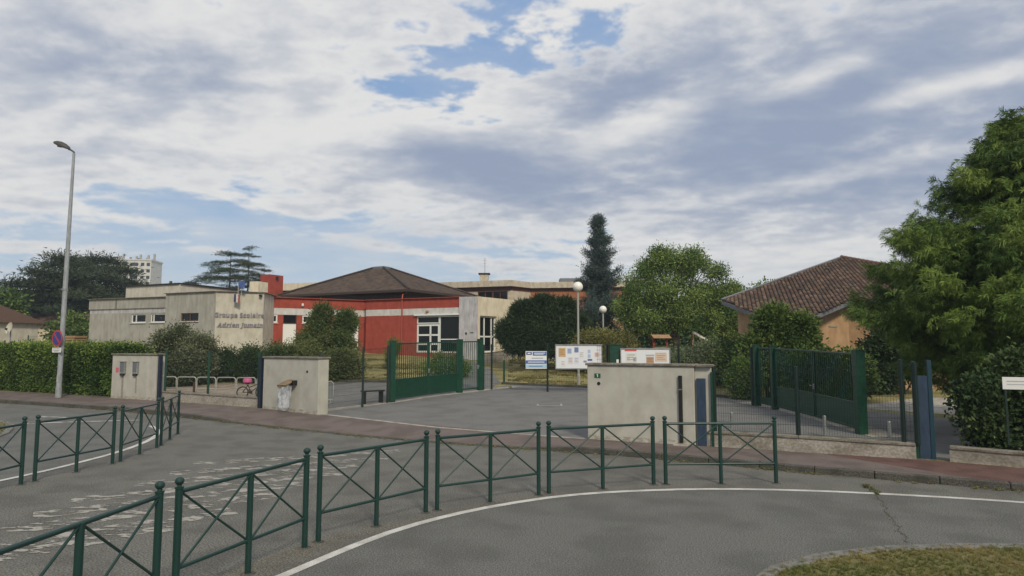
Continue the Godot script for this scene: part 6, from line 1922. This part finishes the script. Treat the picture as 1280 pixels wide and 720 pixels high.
func weeds():
	var t := tuft(.10, 9)
	var xf := []; var cl := []
	var put := func(p: Vector3, s: float, dry: float):
		xf.append(Transform3D(Basis(Vector3.UP, rng.randf() * TAU).scaled(Vector3(s * 1.5, s * rng.randf_range(.5, 1.0), s * 1.5)), p))
		cl.append(Color(.10, .13, .03).lerp(Color(.30, .25, .10), clampf(dry + rng.randf_range(-.3, .3), 0, 1)) * rng.randf_range(.6, 1.1))
	var f := FastNoiseLite.new(); f.seed = 31; f.frequency = .55
	var line := resample(kerb_line.slice(2, 19), .05)
	for q in line:
		var w := f.get_noise_2d(q[0] * 1.2, q[1])
		if w > .02 and rng.randf() < .75 or (q[0] > -9 and q[0] < 1.5 and rng.randf() < .45) or (q[0] > -15 and q[0] < -11 and rng.randf() < .9):
			var k := rng.randf_range(.12, .26)
			put.call(Vector3(q[0] - k * .49, gy(q[1]), q[1] + k * .87), rng.randf_range(.25, .8), .55)
	many("weeds", t, mats.leaf, self, xf, cl)
	xf = []; cl = []
	# gravel and grit by the barriers
	var g := Shape.new(); g.ball(Vector3.ZERO, Vector3(1, .6, .8), 5, 3)
	for k in 5200:
		var e := rng.randf()
		var p := Vector2(-3.5, -6.6).lerp(Vector2(-2.4, -8.6), e * 2.0) if e < .5 else Vector2(-2.4, -8.6).lerp(Vector2(.6, -11.4), e * 2 - 1)
		p += Vector2(.62, .42) * absf(rng.randfn()) * .34
		var s := rng.randf_range(.002, .0065)
		xf.append(Transform3D(Basis(Vector3.UP, rng.randf() * TAU).scaled(Vector3.ONE * s), Vector3(p.x, .002, p.y)))
		cl.append(Color(.20, .175, .13) * rng.randf_range(.4, 1.5))
	many("gravel", g.done(), mats.tile, self, xf, cl)
	xf = []; cl = []
	var lt := tuft(.12, 6)
	for k in 26000:
		var p := Vector2(rng.randf_range(-12, 10), rng.randf_range(-46, -31))
		if f.get_noise_2d(p.x * .5, p.y * .5) < -.05: continue
		if p.x < -.8 and p.y > -33.6 or (p.x > -4.6 and p.x < -.2): continue
		if p.x > 0 and p.y > -31.3 - (3.6 - p.x) * .4: continue
		xf.append(Transform3D(Basis(Vector3.UP, rng.randf() * TAU).scaled(Vector3(1.2, rng.randf_range(.3, .8), 1.2)), Vector3(p.x, sy(p.y), p.y)))
		cl.append(Color(.10, .12, .03).lerp(Color(.30, .24, .10), clampf(.55 + f.get_noise_2d(p.x, p.y) + rng.randf_range(-.25, .25), 0, 1)) * rng.randf_range(.75, 1.1))
	many("grass", lt, mats.leaf, self, xf, cl)
	# litter of dry leaves along the right kerb
	var crack := smooth_line([[6.05, -11.75], [5.97, -11.2], [5.7, -10.5], [5.35, -9.7], [5.05, -8.9], [4.85, -8.4]], .12)
	for q in crack: q[0] += rng.randf_range(-.05, .05)
	sheet("road_crack", strip_poly(crack, .013), .0085, mats.dark_crack)
	xf = []; cl = []
	for q in crack:
		for k in 5:
			xf.append(Transform3D(Basis(Vector3.UP, rng.randf() * TAU).scaled(Vector3.ONE * rng.randf_range(.15, .4) * (1.8 if q[1] < -11 else .5)), Vector3(q[0] + rng.randfn() * .04, .004, q[1] + rng.randfn() * .04)))
			cl.append(Color(.13, .135, .045) * rng.randf_range(.5, 1.1))
	many("crack_weeds", t, mats.leaf, self, xf, cl)


func _ready():
	rng.seed = 77
	make_camera_and_light()
	make_materials()
	make_paint()
	make_ground()
	place_school()
	place_house()
	place_far_things()
	place_walls()
	place_gates()
	place_fences()
	place_barriers()
	place_boards()
	place_lamps()
	place_bikes()
	place_plants()

func make_paint():
	mats.line_paint = rough_mat(Color(.46, .455, .43), Color(.66, .65, .62), Vector3(.7, .7, .7), 0.06, 60, Color(.75, .74, .72), Vector3(3, 3, 3), 0.7)
	mats.line_worn = worn(61, Color(.50, .49, .46), 0.45, 1.2)
	mats.zebra = worn(62, Color(.33, .318, .285), 0.57, 1.25)
	mats.splash = worn(65, Color(.30, .265, .215), 0.54, 0.5)
	mats.island_kerb = rough_mat(Color(.12, .118, .112), Color(.26, .255, .245), Vector3(.5, .5, .5), 0.08, 63, Color(.7, .7, .68), Vector3(2, 2, 2), 0.95)
	mats.pillar = rough_mat(Color(.40, .39, .345), Color(.455, .445, .395), Vector3(3.2, 4.5, 3.2), 0.014, 70, Color(.87, .855, .83), Vector3(2.4, 6, 2.4), 0.95, bump_tex(0.05, 71, 2.0, 4), 0.15)
	mats.run_stain = rough_mat(Color(.16, .14, .115), Color(.36, .33, .29), Vector3(.15, .9, .15), 0.02, 72)
	mats.blue_edge = plain(Color(.009, .040, .058), .4)
	mats.bag = StandardMaterial3D.new(); mats.bag.albedo_color = Color(.85, .87, .9, .36); mats.bag.transparency = BaseMaterial3D.TRANSPARENCY_ALPHA; mats.bag.roughness = .35
	mats.lid = rough_mat(Color(.14, .09, .05), Color(.36, .27, .16), Vector3(.4, .4, .4), .02, 78, Color(.6, .6, .6), Vector3(.5, .5, .5), .8)
	mats.hoop = plain(Color(.40, .39, .36), .45, .2)
	mats.white_pole = plain(Color(.32, .32, .30), .5)
	mats.letter = plain(Color(.19, .18, .22), .5, .0)
	mats.red_pipe = plain(Color(.33, .07, .045), .5)
	mats.brown_dark = plain(Color(.040, .027, .022), .8)
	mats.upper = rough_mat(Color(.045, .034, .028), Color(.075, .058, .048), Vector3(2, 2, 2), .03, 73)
	mats.fascia = rough_mat(Color(.44, .385, .31), Color(.53, .47, .385), Vector3(4, 4, 4), .02, 74, Color(.8, .78, .75), Vector3(2, 8, 2), .9)
	mats.brown_red = plain(Color(.11, .042, .028), .7)
	mats.ridge = rough_mat(Color(.10, .055, .038), Color(.17, .105, .075), Vector3(.6, .6, .6), .05, 75)
	mats.tower = rough_mat(Color(.50, .49, .46), Color(.58, .57, .54), Vector3(20, 20, 20), .02, 76)
	mats.far_roof = rough_mat(Color(.10, .058, .045), Color(.16, .10, .08), Vector3(1, 1, 1), .05, 77)
	mats.dish = plain(Color(.50, .46, .36), .5)
	mats.dark_crack = plain(Color(.075, .074, .064), 1.0)
	mats.lawn_near = rough_mat(Color(.085, .082, .03), Color(.26, .21, .09), Vector3(.8, .8, .8), 0.08, 64, Color(.7, .75, .6), Vector3(3, 3, 3), 1.0)

# paint worn through to the asphalt: islands of paint cut out by noise
func worn(seed_: int, c: Color, cut: float, span: float) -> StandardMaterial3D:
	var f := FastNoiseLite.new()
	f.seed = seed_; f.frequency = 0.011; f.fractal_octaves = 6; f.fractal_gain = 0.66
	var im := f.get_seamless_image(512, 512)
	im.convert(Image.FORMAT_RGBA8)
	var s := c.linear_to_srgb()
	for y in 512:
		for x in 512:
			var k := im.get_pixel(x, y).r
			im.set_pixel(x, y, Color(s.r, s.g, s.b, clampf(0.5 + (k - cut) * 6.0, 0, 1)))
	var m := StandardMaterial3D.new()
	m.albedo_texture = ImageTexture.create_from_image(im)
	m.transparency = BaseMaterial3D.TRANSPARENCY_ALPHA_SCISSOR
	m.alpha_scissor_threshold = 0.5
	m.uv1_triplanar = true; m.uv1_world_triplanar = true
	m.uv1_scale = Vector3(.42, 1, 1) / span
	m.roughness = 0.85
	return m
